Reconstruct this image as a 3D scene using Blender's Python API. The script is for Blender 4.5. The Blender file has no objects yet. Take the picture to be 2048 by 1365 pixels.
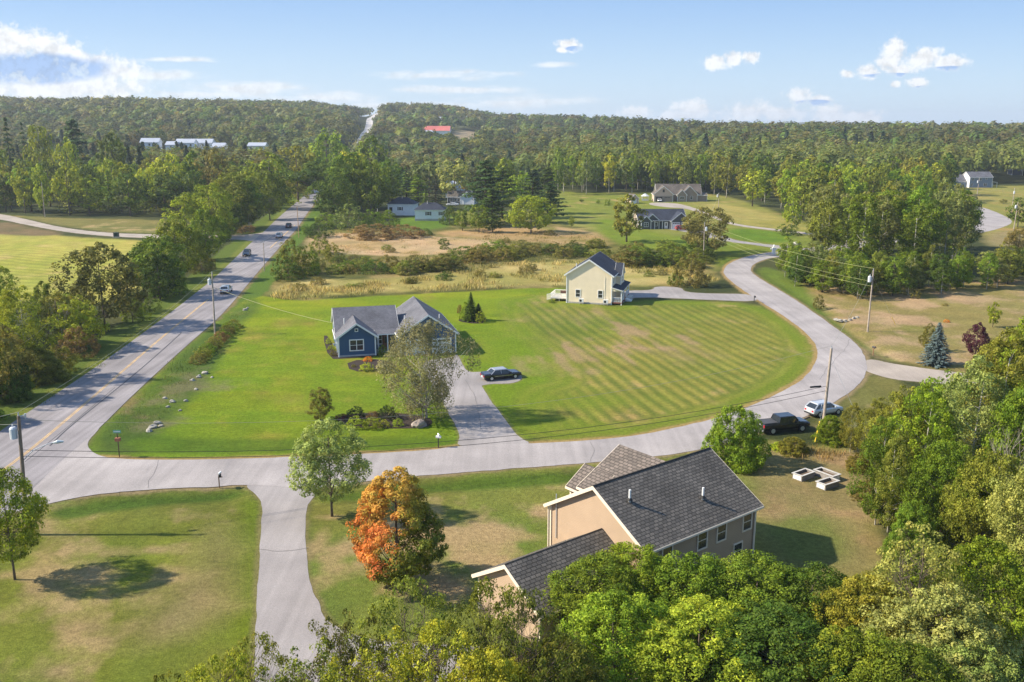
import bpy, bmesh, math, random
import numpy as np
from mathutils import Vector, Matrix
from mathutils.geometry import tessellate_polygon
random.seed(7)
S = bpy.context.scene
COL = S.collection
R = math.radians

# ------------------------------------------------------------------ camera
F = 1850.0; CX = 1024.0; CY = 682.5; CH = 34.0; YH = 250.0
TH = math.atan((CY - YH) / F); CT, ST = math.cos(TH), math.sin(TH)
cam = bpy.data.objects.new('camera', bpy.data.cameras.new('camera'))
COL.objects.link(cam); S.camera = cam
cam.location = (0, 0, CH); cam.rotation_euler = (math.pi / 2 - TH, 0, 0)
cam.data.sensor_width = 36; cam.data.lens = 36 * F / 2048
cam.data.clip_start = .5; cam.data.clip_end = 60000
S.render.resolution_x = 1024; S.render.resolution_y = 682

# ------------------------------------------------------------------ light
SUN_EL = R(37); SX, SY = -1.0, 0.0            # towards the sun, on the ground: from the left
EXPOSURE = 1.1; SKY_STRENGTH = 0.15; SUN_STRENGTH = 4.4; HAZE = .00013
S.view_settings.view_transform = 'Standard'; S.view_settings.look = 'None'
S.view_settings.exposure = EXPOSURE; S.view_settings.gamma = 1
sl = bpy.data.lights.new('sun', 'SUN'); sl.energy = SUN_STRENGTH; sl.angle = R(1.2); sl.color = (1, .90, .72)
so = bpy.data.objects.new('sun', sl); COL.objects.link(so)
sd = Vector((SX, SY, 0)).normalized() * math.cos(SUN_EL) + Vector((0, 0, math.sin(SUN_EL)))
so.rotation_euler = sd.to_track_quat('Z', 'Y').to_euler()

def ray(px, py):
    dx = (px - CX) / F; dy = (CY - py) / F
    return dx, CT + dy * ST, -ST + dy * CT

W = bpy.data.worlds.new('World'); S.world = W; W.use_nodes = True
def world():
    nt = W.node_tree; N = nt.nodes; L = nt.links; N.clear()
    out = N.new('ShaderNodeOutputWorld'); bg = N.new('ShaderNodeBackground')
    sky = N.new('ShaderNodeTexSky'); sky.sky_type = 'NISHITA'; sky.sun_disc = False
    sky.sun_elevation = SUN_EL; sky.sun_rotation = math.atan2(SX, SY); sky.altitude = 50
    sky.air_density = 1.0; sky.dust_density = .6; sky.ozone_density = 1.6
    bg.inputs[1].default_value = SKY_STRENGTH
    def math_(op, a, b=None, c=None, clamp=False):
        n = N.new('ShaderNodeMath'); n.operation = op; n.use_clamp = clamp
        for i, v in enumerate((a, b, c)):
            if v is None: continue
            if isinstance(v, (int, float)): n.inputs[i].default_value = v
            else: L.new(v, n.inputs[i])
        return n.outputs[0]
    tc = N.new('ShaderNodeTexCoord'); sp = N.new('ShaderNodeSeparateXYZ'); L.new(tc.outputs['Generated'], sp.inputs[0])
    y = math_('MAXIMUM', sp.outputs[1], .05)
    a = math_('DIVIDE', sp.outputs[0], y); e = math_('DIVIDE', sp.outputs[2], y)
    cb = N.new('ShaderNodeCombineXYZ'); L.new(a, cb.inputs[0]); L.new(e, cb.inputs[1])
    def noise(scale, det, vec, dist=0, rough=.6):
        n = N.new('ShaderNodeTexNoise'); n.inputs['Scale'].default_value = scale; n.inputs['Detail'].default_value = det
        n.inputs['Roughness'].default_value = rough; n.inputs['Distortion'].default_value = dist
        L.new(vec, n.inputs['Vector']); return n.outputs[0]
    def mapr(v, f0, f1, t0=0, t1=1):
        n = N.new('ShaderNodeMapRange'); n.interpolation_type = 'SMOOTHSTEP'
        n.inputs[1].default_value = f0; n.inputs[2].default_value = f1; n.inputs[3].default_value = t0; n.inputs[4].default_value = t1
        L.new(v, n.inputs[0]); return n.outputs[0]
    n1 = noise(26, 8, cb.outputs[0], .15); n2 = noise(75, 7, cb.outputs[0])
    def blob(px, py, rx, ry):
        r = ray(px, py); n = N.new('ShaderNodeVectorMath'); n.operation = 'SUBTRACT'
        L.new(cb.outputs[0], n.inputs[0]); n.inputs[1].default_value = (r[0] / r[1], r[2] / r[1], 0)
        m = N.new('ShaderNodeVectorMath'); m.operation = 'MULTIPLY'; L.new(n.outputs[0], m.inputs[0])
        m.inputs[1].default_value = (F / rx, F / ry, 0)
        l = N.new('ShaderNodeVectorMath'); l.operation = 'LENGTH'; L.new(m.outputs[0], l.inputs[0])
        return math_('SUBTRACT', 1, l.outputs['Value'])
    def union(bl):
        d = blob(*bl[0])
        for b in bl[1:]: d = math_('MAXIMUM', d, blob(*b))
        return d
    puffs = [(1138, 90, 30, 15), (1124, 99, 18, 9), (1432, 124, 28, 18), (1466, 117, 26, 20), (1500, 115, 30, 15),
             (1792, 98, 30, 34), (1776, 125, 30, 22), (1850, 115, 42, 26), (1897, 126, 48, 18), (1738, 143, 26, 17), (1838, 166, 28, 14), (1694, 149, 16, 10),
             (1800, 140, 40, 12),
             (1596, 192, 36, 22), (1640, 200, 36, 12), (1385, 222, 52, 26), (1362, 232, 74, 16), (1500, 226, 66, 26), (1560, 230, 60, 22),
             (1662, 230, 42, 28), (1725, 236, 74, 20), (1270, 227, 50, 14), (1790, 169, 12, 8),
             (20, 92, 110, 44), (100, 104, 80, 40), (155, 120, 60, 34), (195, 124, 50, 24), (60, 135, 170, 52), (215, 142, 90, 28), (120, 180, 260, 36)]
    d = union(puffs)
    n4 = noise(190, 5, cb.outputs[0]); dens = math_('ADD', math_('MULTIPLY', d, 1.5), math_('ADD', math_('MULTIPLY', math_('SUBTRACT', n1, .5), 1.6), math_('ADD', math_('MULTIPLY', math_('SUBTRACT', n2, .5), 2.6), math_('MULTIPLY', math_('SUBTRACT', n4, .5), 1.1))))
    cum = mapr(dens, .05, .98)
    # thin stretched sheets near the horizon
    st = N.new('ShaderNodeVectorMath'); st.operation = 'MULTIPLY'; L.new(cb.outputs[0], st.inputs[0]); st.inputs[1].default_value = (.28, 1.5, 1)
    n3 = noise(60, 7, st.outputs[0], .3)
    thin = union([(110, 175, 330, 26), (300, 150, 160, 14), (330, 120, 120, 7), (480, 178, 190, 22), (650, 195, 160, 18), (880, 150, 190, 13), (930, 180, 190, 10),
                  (1060, 205, 170, 18), (1100, 131, 60, 7), (420, 190, 200, 16), (90, 195, 200, 16), (850, 212, 260, 12)])
    td = math_('ADD', thin, math_('MULTIPLY', math_('SUBTRACT', n3, .5), 2.6))
    thn = math_('MULTIPLY', mapr(td, .05, .95), .8)
    mask = math_('MAXIMUM', cum, thn)
    # shaded undersides
    und = union([(50, 138, 200, 34), (1630, 206, 52, 7), (1905, 140, 62, 8), (1790, 152, 70, 6), (1850, 176, 26, 5), (1390, 242, 62, 6), (1520, 246, 80, 6), (1150, 98, 22, 6), (10, 140, 160, 22)])
    us = mapr(math_('ADD', math_('MULTIPLY', und, 1.4), math_('MULTIPLY', math_('SUBTRACT', n1, .5), .8)), 0, .5)
    puffsh = mapr(n2, .34, .6, .80, 1.03)
    ccol = N.new('ShaderNodeMixRGB'); ccol.inputs[1].default_value = (3.2, 3.27, 3.35, 1); ccol.inputs[2].default_value = (1.2, 1.8, 2.9, 1)
    L.new(math_('MULTIPLY', us, cum), ccol.inputs[0])
    cc = N.new('ShaderNodeMixRGB'); cc.blend_type = 'MULTIPLY'; cc.inputs[0].default_value = 1
    L.new(ccol.outputs[0], cc.inputs[1]); L.new(puffsh, cc.inputs[2])
    # thin veil that pales the blue towards the horizon (air)
    tint = N.new('ShaderNodeMixRGB'); L.new(sky.outputs[0], tint.inputs[1]); 
    tl = N.new('ShaderNodeMixRGB'); tl.inputs[1].default_value = (1.6, 2.2, 2.85, 1); tl.inputs[2].default_value = (.8, 1.4, 2.5, 1); L.new(mapr(e, 0, .16), tl.inputs[0]); L.new(tl.outputs[0], tint.inputs[2])
    tint.inputs[0].default_value = .88
    mx = N.new('ShaderNodeMixRGB'); L.new(mask, mx.inputs[0]); L.new(tint.outputs[0], mx.inputs[1]); L.new(cc.outputs[0], mx.inputs[2])
    L.new(mx.outputs[0], bg.inputs[0]); L.new(bg.outputs[0], out.inputs[0])
world()

# ------------------------------------------------------------------ terrain
SKY_X = np.array([-900, 0, 120, 260, 500, 640, 740, 770, 800, 880, 930, 990, 1100, 1250, 1350, 1500, 2048, 2900], float)
SKY_Y = np.array([198, 201, 204, 203, 209, 213, 221, 214, 212, 214, 220, 233, 236, 241, 248, 252, 252, 254], float)
CRD = np.array([1500, 1500, 1500, 1500, 1600, 1750, 1900, 1950, 1950, 1900, 1850, 1700, 1600, 1400, 1250, 1150, 1100, 1100], float)
def H(x, y):
    x = np.asarray(x, float); y = np.asarray(y, float)
    yy = np.maximum(y, 1.0); u = CX + F * x / yy
    ys = np.interp(u, SKY_X, SKY_Y); cd = np.interp(u, SKY_X, CRD)
    hc = CH + (YH - ys) / F * cd - 14.0
    t = np.clip((yy - 430) / (cd - 430), 0, 1)
    h = hc * t * t * (3 - 2 * t)
    b = np.clip((yy - cd) / 900, 0, 1)
    h = h - b * b * np.maximum(hc - 14, 0) * .8
    far = np.clip((yy - 3000) / 2200, 0, 1)
    h = h + far * far * (3 - 2 * far) * (26 + 7 * np.sin(u * .009) + 4 * np.sin(u * .023 + 1))
    und = np.clip((yy - 500) / 500, 0, 1) * np.clip((cd - yy) / 500, 0, 1)
    h = h + und * (3.5 * np.sin(x * .011 + y * .004) + 2.5 * np.sin(y * .013 + x * .005 + 2))
    return h
def Hf(x, y): return float(H(x, y)) if y > 430 else 0.0
def at(px, py, z=0.0):
    """ground point seen at a pixel of the 2048 px photograph (z: height over flat ground)"""
    r = ray(px, py)
    if r[2] < -1e-6:
        t = (z - CH) / r[2]
        if r[1] * t <= 430: return Vector((r[0] * t, r[1] * t, z))
    t = 400.0
    while t < 9000:
        x, y, zz = r[0] * t, r[1] * t, CH + r[2] * t
        if zz <= Hf(x, y) + z: break
        t *= 1.002
    return Vector((r[0] * t, r[1] * t, Hf(r[0] * t, r[1] * t) + z))
def at_d(px, D):
    """ground point in the direction of column px at distance D along the view axis"""
    x = (px - CX) / F * D
    return Vector((x, D, Hf(x, D)))
def top_h(px, pytop, D):
    """height over ground of something whose top shows at pytop and stands at distance D"""
    r = ray(px, pytop); return CH + r[2] / r[1] * D - Hf((px - CX) / F * D, D)

# ------------------------------------------------------------------ mesh helpers
def link(name, me, parent=None, mats=()):
    o = bpy.data.objects.new(name, me); COL.objects.link(o)
    for m in mats: me.materials.append(m)
    if parent: o.parent = parent
    return o
def tag(o, label=None, cat=None, group=None, kind=None):
    if label: o['label'] = label
    if cat: o['category'] = cat
    if group: o['group'] = group
    if kind: o['kind'] = kind
    return o
def empty(name, loc=(0, 0, 0), rz=0, label=None, cat=None, group=None, sc=None):
    o = bpy.data.objects.new(name, None); COL.objects.link(o); o.empty_display_size = .5
    o.location = loc; o.rotation_euler = (0, 0, rz)
    if sc: o.scale = sc
    return tag(o, label, cat, group)
def clone(o, parent=None):
    c = o.copy(); COL.objects.link(c)
    if parent: c.parent = parent
    for ch in list(o.children): clone(ch, c)
    return c
class MB:
    def __init__(s): s.v = []; s.f = []; s.m = []; s.uv = []
    def quad(s, a, b, c, d, m=0, uv=None): s.face((a, b, c, d), m, uv)
    def face(s, pts, m=0, uv=None):
        i = len(s.v); s.v += [tuple(p) for p in pts]; s.f.append(tuple(range(i, i + len(pts)))); s.m.append(m)
        s.uv.append(uv or [(0, 0)] * len(pts))
    def box(s, x0, x1, y0, y1, z0, z1, m=0, mat=None):
        p = [Vector((x, y, z)) for z in (z0, z1) for y in (y0, y1) for x in (x0, x1)]
        if mat is not None: p = [mat @ q for q in p]
        for f in ((0, 2, 3, 1), (4, 5, 7, 6), (0, 1, 5, 4), (2, 6, 7, 3), (0, 4, 6, 2), (1, 3, 7, 5)): s.face([p[i] for i in f], m)
    def tube(s, pts, rad, n=8, m=0, cap=True):
        pts = [Vector(p) for p in pts]; rings = []
        for i, p in enumerate(pts):
            d = (pts[min(i + 1, len(pts) - 1)] - pts[max(i - 1, 0)]).normalized()
            a = d.cross(Vector((0, 0, 1)) if abs(d.z) < .9 else Vector((1, 0, 0))).normalized(); b = d.cross(a)
            r = rad[i] if isinstance(rad, (list, tuple)) else rad
            k = len(s.v); s.v += [tuple(p + (a * math.cos(t) + b * math.sin(t)) * r) for t in [2 * math.pi * j / n for j in range(n)]]
            rings.append(k)
        for k0, k1 in zip(rings, rings[1:]):
            for j in range(n):
                s.f.append((k0 + j, k1 + j, k1 + (j + 1) % n, k0 + (j + 1) % n)); s.m.append(m); s.uv.append([(0, 0)] * 4)
        if cap:
            for k in (rings[0], rings[-1]): s.f.append(tuple(k + j for j in range(n))); s.m.append(m); s.uv.append([(0, 0)] * n)
    def prism(s, poly, y0, y1, m=0):
        """polygon in (x,z), extruded along y"""
        n = len(poly)
        s.face([(x, y0, z) for x, z in poly], m); s.face([(x, y1, z) for x, z in reversed(poly)], m)
        for i in range(n):
            a, b = poly[i], poly[(i + 1) % n]
            s.face([(a[0], y0, a[1]), (a[0], y1, a[1]), (b[0], y1, b[1]), (b[0], y0, b[1])], m)
    def build(s, name, mats, parent=None, smooth=False):
        me = bpy.data.meshes.new(name); me.from_pydata(s.v, [], s.f)
        if not isinstance(mats, (list, tuple)): mats = [mats]
        for m in mats: me.materials.append(m)
        me.polygons.foreach_set('material_index', s.m)
        if smooth: me.polygons.foreach_set('use_smooth', [True] * len(s.f))
        if any(any(q != (0, 0) for q in u) for u in s.uv):
            ul = me.uv_layers.new(name='UVMap'); ul.data.foreach_set('uv', [c for u in s.uv for q in u for c in q])
        bm = bmesh.new(); bm.from_mesh(me); bmesh.ops.remove_doubles(bm, verts=bm.verts, dist=1e-5)
        bmesh.ops.recalc_face_normals(bm, faces=bm.faces); bm.to_mesh(me); bm.free()
        o = bpy.data.objects.new(name, me); COL.objects.link(o)
        if parent: o.parent = parent
        return o

# ------------------------------------------------------------------ materials
def nm(name):
    m = bpy.data.materials.new(name); m.use_nodes = True; nt = m.node_tree
    return m, nt.nodes, nt.links, nt.nodes['Principled BSDF']
def flat(name, col, rough=.7, metal=0, spec=.3, noise=0, nscale=3, bump=0, emit=None):
    m, N, L, B = nm(name)
    B.inputs['Base Color'].default_value = (*col, 1); B.inputs['Roughness'].default_value = rough
    B.inputs['Metallic'].default_value = metal; B.inputs['Specular IOR Level'].default_value = spec
    if noise or bump:
        tc = N.new('ShaderNodeTexCoord'); n = N.new('ShaderNodeTexNoise'); n.inputs['Scale'].default_value = nscale; n.inputs['Detail'].default_value = 6
        L.new(tc.outputs['Object'], n.inputs['Vector'])
        mr = N.new('ShaderNodeMapRange'); mr.inputs[1].default_value = .3; mr.inputs[2].default_value = .7
        mr.inputs[3].default_value = 1 - noise; mr.inputs[4].default_value = 1 + noise; L.new(n.outputs[0], mr.inputs[0])
        mu = N.new('ShaderNodeMixRGB'); mu.blend_type = 'MULTIPLY'; mu.inputs[0].default_value = 1; mu.inputs[1].default_value = (*col, 1)
        L.new(mr.outputs[0], mu.inputs[2]); L.new(mu.outputs[0], B.inputs['Base Color'])
        if bump:
            b = N.new('ShaderNodeBump'); b.inputs['Strength'].default_value = bump; L.new(n.outputs[0], b.inputs['Height']); L.new(b.outputs[0], B.inputs['Normal'])
    return m
def siding(name, col, pitch=.13):
    m, N, L, B = nm(name); B.inputs['Roughness'].default_value = .75; B.inputs['Specular IOR Level'].default_value = .2
    tc = N.new('ShaderNodeTexCoord'); sp = N.new('ShaderNodeSeparateXYZ'); L.new(tc.outputs['Object'], sp.inputs[0])
    d = N.new('ShaderNodeMath'); d.operation = 'DIVIDE'; L.new(sp.outputs[2], d.inputs[0]); d.inputs[1].default_value = pitch
    fr = N.new('ShaderNodeMath'); fr.operation = 'FRACT'; L.new(d.outputs[0], fr.inputs[0])
    mr = N.new('ShaderNodeMapRange'); mr.inputs[1].default_value = 0; mr.inputs[2].default_value = .22; mr.inputs[3].default_value = .72; mr.inputs[4].default_value = 1; L.new(fr.outputs[0], mr.inputs[0])
    n = N.new('ShaderNodeTexNoise'); n.inputs['Scale'].default_value = .9; n.inputs['Detail'].default_value = 5; L.new(tc.outputs['Object'], n.inputs['Vector'])
    m2 = N.new('ShaderNodeMapRange'); m2.inputs[3].default_value = .88; m2.inputs[4].default_value = 1.1; L.new(n.outputs[0], m2.inputs[0])
    k = N.new('ShaderNodeMath'); k.operation = 'MULTIPLY'; L.new(mr.outputs[0], k.inputs[0]); L.new(m2.outputs[0], k.inputs[1])
    mu = N.new('ShaderNodeMixRGB'); mu.blend_type = 'MULTIPLY'; mu.inputs[0].default_value = 1; mu.inputs[1].default_value = (*col, 1); L.new(k.outputs[0], mu.inputs[2])
    L.new(mu.outputs[0], B.inputs['Base Color'])
    b = N.new('ShaderNodeBump'); b.inputs['Strength'].default_value = .5; b.inputs['Distance'].default_value = .02; L.new(fr.outputs[0], b.inputs['Height']); L.new(b.outputs[0], B.inputs['Normal'])
    return m
def shingle(name, c1, c2, cm, sc=1.0):
    m, N, L, B = nm(name); B.inputs['Roughness'].default_value = .9; B.inputs['Specular IOR Level'].default_value = .25
    uv = N.new('ShaderNodeUVMap'); br = N.new('ShaderNodeTexBrick'); L.new(uv.outputs[0], br.inputs['Vector'])
    br.inputs['Color1'].default_value = (*c1, 1); br.inputs['Color2'].default_value = (*c2, 1); br.inputs['Mortar'].default_value = (*cm, 1)
    br.inputs['Scale'].default_value = 1; br.inputs['Brick Width'].default_value = .34 * sc; br.inputs['Row Height'].default_value = .2 * sc
    br.inputs['Mortar Size'].default_value = .022 * sc; br.offset = .45; br.inputs['Bias'].default_value = .1
    n = N.new('ShaderNodeTexNoise'); n.inputs['Scale'].default_value = 9; n.inputs['Detail'].default_value = 4; L.new(uv.outputs[0], n.inputs['Vector'])
    n2 = N.new('ShaderNodeTexNoise'); n2.inputs['Scale'].default_value = .35; n2.inputs['Detail'].default_value = 4; L.new(uv.outputs[0], n2.inputs['Vector'])
    ad = N.new('ShaderNodeMath'); L.new(n.outputs[0], ad.inputs[0]); L.new(n2.outputs[0], ad.inputs[1])
    mr = N.new('ShaderNodeMapRange'); mr.inputs[1].default_value = .7; mr.inputs[2].default_value = 1.3; mr.inputs[3].default_value = .68; mr.inputs[4].default_value = 1.32; L.new(ad.outputs[0], mr.inputs[0])
    mu = N.new('ShaderNodeMixRGB'); mu.blend_type = 'MULTIPLY'; mu.inputs[0].default_value = 1; L.new(br.outputs[0], mu.inputs[1]); L.new(mr.outputs[0], mu.inputs[2])
    L.new(mu.outputs[0], B.inputs['Base Color'])
    b = N.new('ShaderNodeBump'); b.inputs['Strength'].default_value = .6; b.inputs['Distance'].default_value = .03; L.new(br.outputs['Fac'], b.inputs['Height']); b.invert = True; L.new(b.outputs[0], B.inputs['Normal'])
    return m
def asphalt(name, col, streak=.12, tint=(1, 1, 1), ang=0.0):
    m, N, L, B = nm(name); B.inputs['Roughness'].default_value = .85; B.inputs['Specular IOR Level'].default_value = .35
    tc = N.new('ShaderNodeTexCoord')
    def nz(s, d, sc=(1, 1, 1), rot=0):
        mp = N.new('ShaderNodeMapping'); mp.inputs['Scale'].default_value = sc; mp.inputs['Rotation'].default_value = (0, 0, rot)
        mp.vector_type = 'TEXTURE' if False else 'POINT'
        L.new(tc.outputs['Object'], mp.inputs[0]); n = N.new('ShaderNodeTexNoise'); n.inputs['Scale'].default_value = s; n.inputs['Detail'].default_value = d
        L.new(mp.outputs[0], n.inputs['Vector']); return n.outputs[0]
    a = nz(.16, 6); b_ = nz(14, 3); c = nz(.55, 5, (2.2, .06, 1), ang)
    def mr(v, lo, hi, f0=.3, f1=.7):
        n = N.new('ShaderNodeMapRange'); n.inputs[1].default_value = f0; n.inputs[2].default_value = f1; n.inputs[3].default_value = lo; n.inputs[4].default_value = hi; L.new(v, n.inputs[0]); return n.outputs[0]
    k = N.new('ShaderNodeMath'); k.operation = 'MULTIPLY'; L.new(mr(a, .8, 1.14), k.inputs[0]); L.new(mr(b_, .82, 1.18), k.inputs[1])
    k2 = N.new('ShaderNodeMath'); k2.operation = 'MULTIPLY'; L.new(k.outputs[0], k2.inputs[0]); L.new(mr(c, 1 - streak, 1 + streak), k2.inputs[1])
    mu = N.new('ShaderNodeMixRGB'); mu.blend_type = 'MULTIPLY'; mu.inputs[0].default_value = 1; mu.inputs[1].default_value = (*col, 1); L.new(k2.outputs[0], mu.inputs[2])
    L.new(mu.outputs[0], B.inputs['Base Color'])
    b = N.new('ShaderNodeBump'); b.inputs['Strength'].default_value = .3; b.inputs['Distance'].default_value = .01; L.new(b_, b.inputs['Height']); L.new(b.outputs[0], B.inputs['Normal'])
    return m
def foliage(name, attr=False, transl=.32):
    """leaf colour = the tree's own colour (object colour, or a colour attribute), varied leaf by leaf"""
    m, N, L, B = nm(name); N.remove(B); out = N['Material Output']
    if attr:
        c = N.new('ShaderNodeAttribute'); c.attribute_name = 'tint'; col = c.outputs['Color']
    else:
        c = N.new('ShaderNodeObjectInfo'); col = c.outputs['Color']
    v = N.new('ShaderNodeAttribute'); v.attribute_name = 'leaf'
    sp = N.new('ShaderNodeSeparateColor'); L.new(v.outputs['Color'], sp.inputs[0])
    mr = N.new('ShaderNodeMapRange'); mr.inputs[3].default_value = .3; mr.inputs[4].default_value = 1.75; L.new(sp.outputs[0], mr.inputs[0])
    mu = N.new('ShaderNodeMixRGB'); mu.blend_type = 'MULTIPLY'; mu.inputs[0].default_value = 1; L.new(col, mu.inputs[1]); L.new(mr.outputs[0], mu.inputs[2])
    hs = N.new('ShaderNodeHueSaturation'); L.new(mu.outputs[0], hs.inputs['Color'])
    mh = N.new('ShaderNodeMapRange'); ml = N.new('ShaderNodeMath'); ml.operation = 'ADD'; L.new(sp.outputs[0], ml.inputs[0]); L.new(sp.outputs[1], ml.inputs[1]); mh.inputs[1].default_value = .35; mh.inputs[2].default_value = 1.65; mh.inputs[3].default_value = .53; mh.inputs[4].default_value = .485; L.new(ml.outputs[0], mh.inputs[0]); L.new(mh.outputs[0], hs.inputs['Hue'])
    col2 = hs.outputs[0]
    dn = N.new('ShaderNodeBsdfPrincipled'); L.new(col2, dn.inputs['Base Color']); dn.inputs['Roughness'].default_value = .6; dn.inputs['Specular IOR Level'].default_value = .12
    tr = N.new('ShaderNodeBsdfTranslucent'); y = N.new('ShaderNodeMixRGB'); y.blend_type = 'MULTIPLY'; y.inputs[0].default_value = 1; y.inputs[2].default_value = (1.25, 1.15, .6, 1); L.new(col2, y.inputs[1]); L.new(y.outputs[0], tr.inputs[0])
    mx = N.new('ShaderNodeMixShader'); mx.inputs[0].default_value = transl; L.new(dn.outputs[0], mx.inputs[1]); L.new(tr.outputs[0], mx.inputs[2])
    L.new(mx.outputs[0], out.inputs[0]); return m
LEAF = foliage('foliage'); LEAF_AT = foliage('foliage_far', True)
BARK = flat('bark', (.13, .10, .075), .9, noise=.4, nscale=4); BIRCH = flat('pale_bark', (.5, .46, .4), .8, noise=.3, nscale=3)
WHITE = flat('white_trim', (.78, .78, .77), .5, noise=.05); GLASS = flat('window_glass', (.03, .035, .04), .12, spec=.8)
DARK = flat('dark_opening', (.012, .012, .012), .8); CONC = flat('concrete', (.42, .4, .37), .9, noise=.15)
WOODPOLE = flat('pole_wood', (.36, .30, .25), .85, noise=.25, nscale=2); GREYMETAL = flat('galvanised', (.5, .52, .55), .4, .3)
WIRE = flat('wire', (.025, .025, .03), .5); WIREPALE = flat('pale_wire', (.33, .31, .25), .5)
ROCK = flat('rock', (.27, .225, .2), .95, noise=.35, nscale=1.5, bump=.6); MULCH = flat('mulch', (.035, .024, .019), .95, noise=.5, nscale=6, bump=.5)
BLACK = flat('black_plastic', (.015, .015, .016), .5)
# ------------------------------------------------------------------ ground
rng = np.random.default_rng(5)
def vnoise(x, y, seed=0):
    xi = np.floor(x).astype(np.int64); yi = np.floor(y).astype(np.int64); fx = x - xi; fy = y - yi
    fx = fx * fx * (3 - 2 * fx); fy = fy * fy * (3 - 2 * fy)
    def hsh(a, b):
        n = (a * 374761393 + b * 668265263 + seed * 974711) & 0x7fffffff
        n = ((n ^ (n >> 13)) * 1274126177) & 0x7fffffff
        return ((n ^ (n >> 16)) & 0xffff) / 65535.0
    return (hsh(xi, yi) * (1 - fx) + hsh(xi + 1, yi) * fx) * (1 - fy) + (hsh(xi, yi + 1) * (1 - fx) + hsh(xi + 1, yi + 1) * fx) * fy
def fbm(x, y, s, o=4, seed=0, g=.55):
    t = 0; a = 1; n = 0
    for i in range(o):
        t = t + a * vnoise(x / s + i * 17.3, y / s - i * 9.1, seed + i); n += a; a *= g; s *= .5
    return t / n
def chaikin(p, closed, it=2):
    for _ in range(it):
        q = []
        n = len(p)
        for i in range(n if closed else n - 1):
            a, b = p[i], p[(i + 1) % n]
            q.append((a[0] * .75 + b[0] * .25, a[1] * .75 + b[1] * .25)); q.append((a[0] * .25 + b[0] * .75, a[1] * .25 + b[1] * .75))
        if not closed: q = [p[0]] + q + [p[-1]]
        p = q
    return p
def g2(pts): return [tuple(at(*p)[:2]) for p in pts]
def sdist(poly, X, Y, closed=True):
    d = np.full(X.shape, 1e9); ins = np.zeros(X.shape, bool); n = len(poly)
    for i in range(n if closed else n - 1):
        ax, ay = poly[i]; bx, by = poly[(i + 1) % n]; ex, ey = bx - ax, by - ay
        t = np.clip(((X - ax) * ex + (Y - ay) * ey) / (ex * ex + ey * ey + 1e-9), 0, 1)
        d = np.minimum(d, (X - ax - t * ex) ** 2 + (Y - ay - t * ey) ** 2)
        if closed and abs(ey) > 1e-9:
            c = ((ay > Y) != (by > Y)) & (X < ex * (Y - ay) / ey + ax); ins ^= c
    d = np.sqrt(d)
    return np.where(ins, d, -d) if closed else d

# road outlines, in photograph pixels
ML = [(-330, 1105), (-150, 978), (0, 862), (100, 797), (194, 734), (333, 632.6), (400, 580), (424, 561), (460, 527), (502, 486), (530, 462), (552, 440), (590, 407), (627, 376)]
MR = [(-60, 1090), (60, 985), (130, 915), (197, 860), (260, 796), (375, 690), (436, 638.6), (472, 598), (521, 538.7), (569, 484), (594, 459), (612, 430), (632, 405), (645, 376)]
LU = [(120, 960), (160, 925), (188, 911), (225, 918), (300, 921), (400, 920), (500, 918), (620, 914), (727, 909), (800, 904), (870, 900), (912, 893), (1060, 888), (1150, 884), (1250, 875.5), (1340, 859), (1419, 841), (1492, 817), (1547, 793), (1596, 767), (1622, 743), (1634, 718), (1636, 701), (1627, 682), (1603, 658), (1561, 628), (1527, 608), (1490, 584), (1471, 570), (1451, 554), (1446, 542), (1454, 530), (1478, 518), (1513, 509), (1547, 504.5), (1578, 500), (1640, 494), (1700, 487), (1800, 474), (1880, 463), (1940, 452)]
LL = [(-60, 1060), (10, 1030), (102, 1006), (180, 990), (256, 983), (331, 977.5), (423, 975), (487, 969.5), (640, 979), (700, 968), (800, 955.5), (900, 948), (1076, 934), (1200, 925), (1322, 913), (1414, 898), (1520, 866), (1610, 836), (1668, 806), (1717, 774), (1735, 743), (1732, 715), (1713, 687), (1686, 667), (1641, 635), (1603, 608), (1554, 578), (1520, 558), (1503, 546), (1501, 537), (1509, 527), (1534, 518), (1561, 513.5), (1600, 510), (1660, 503), (1720, 496), (1820, 482), (1900, 472), (1950, 466)]
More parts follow.
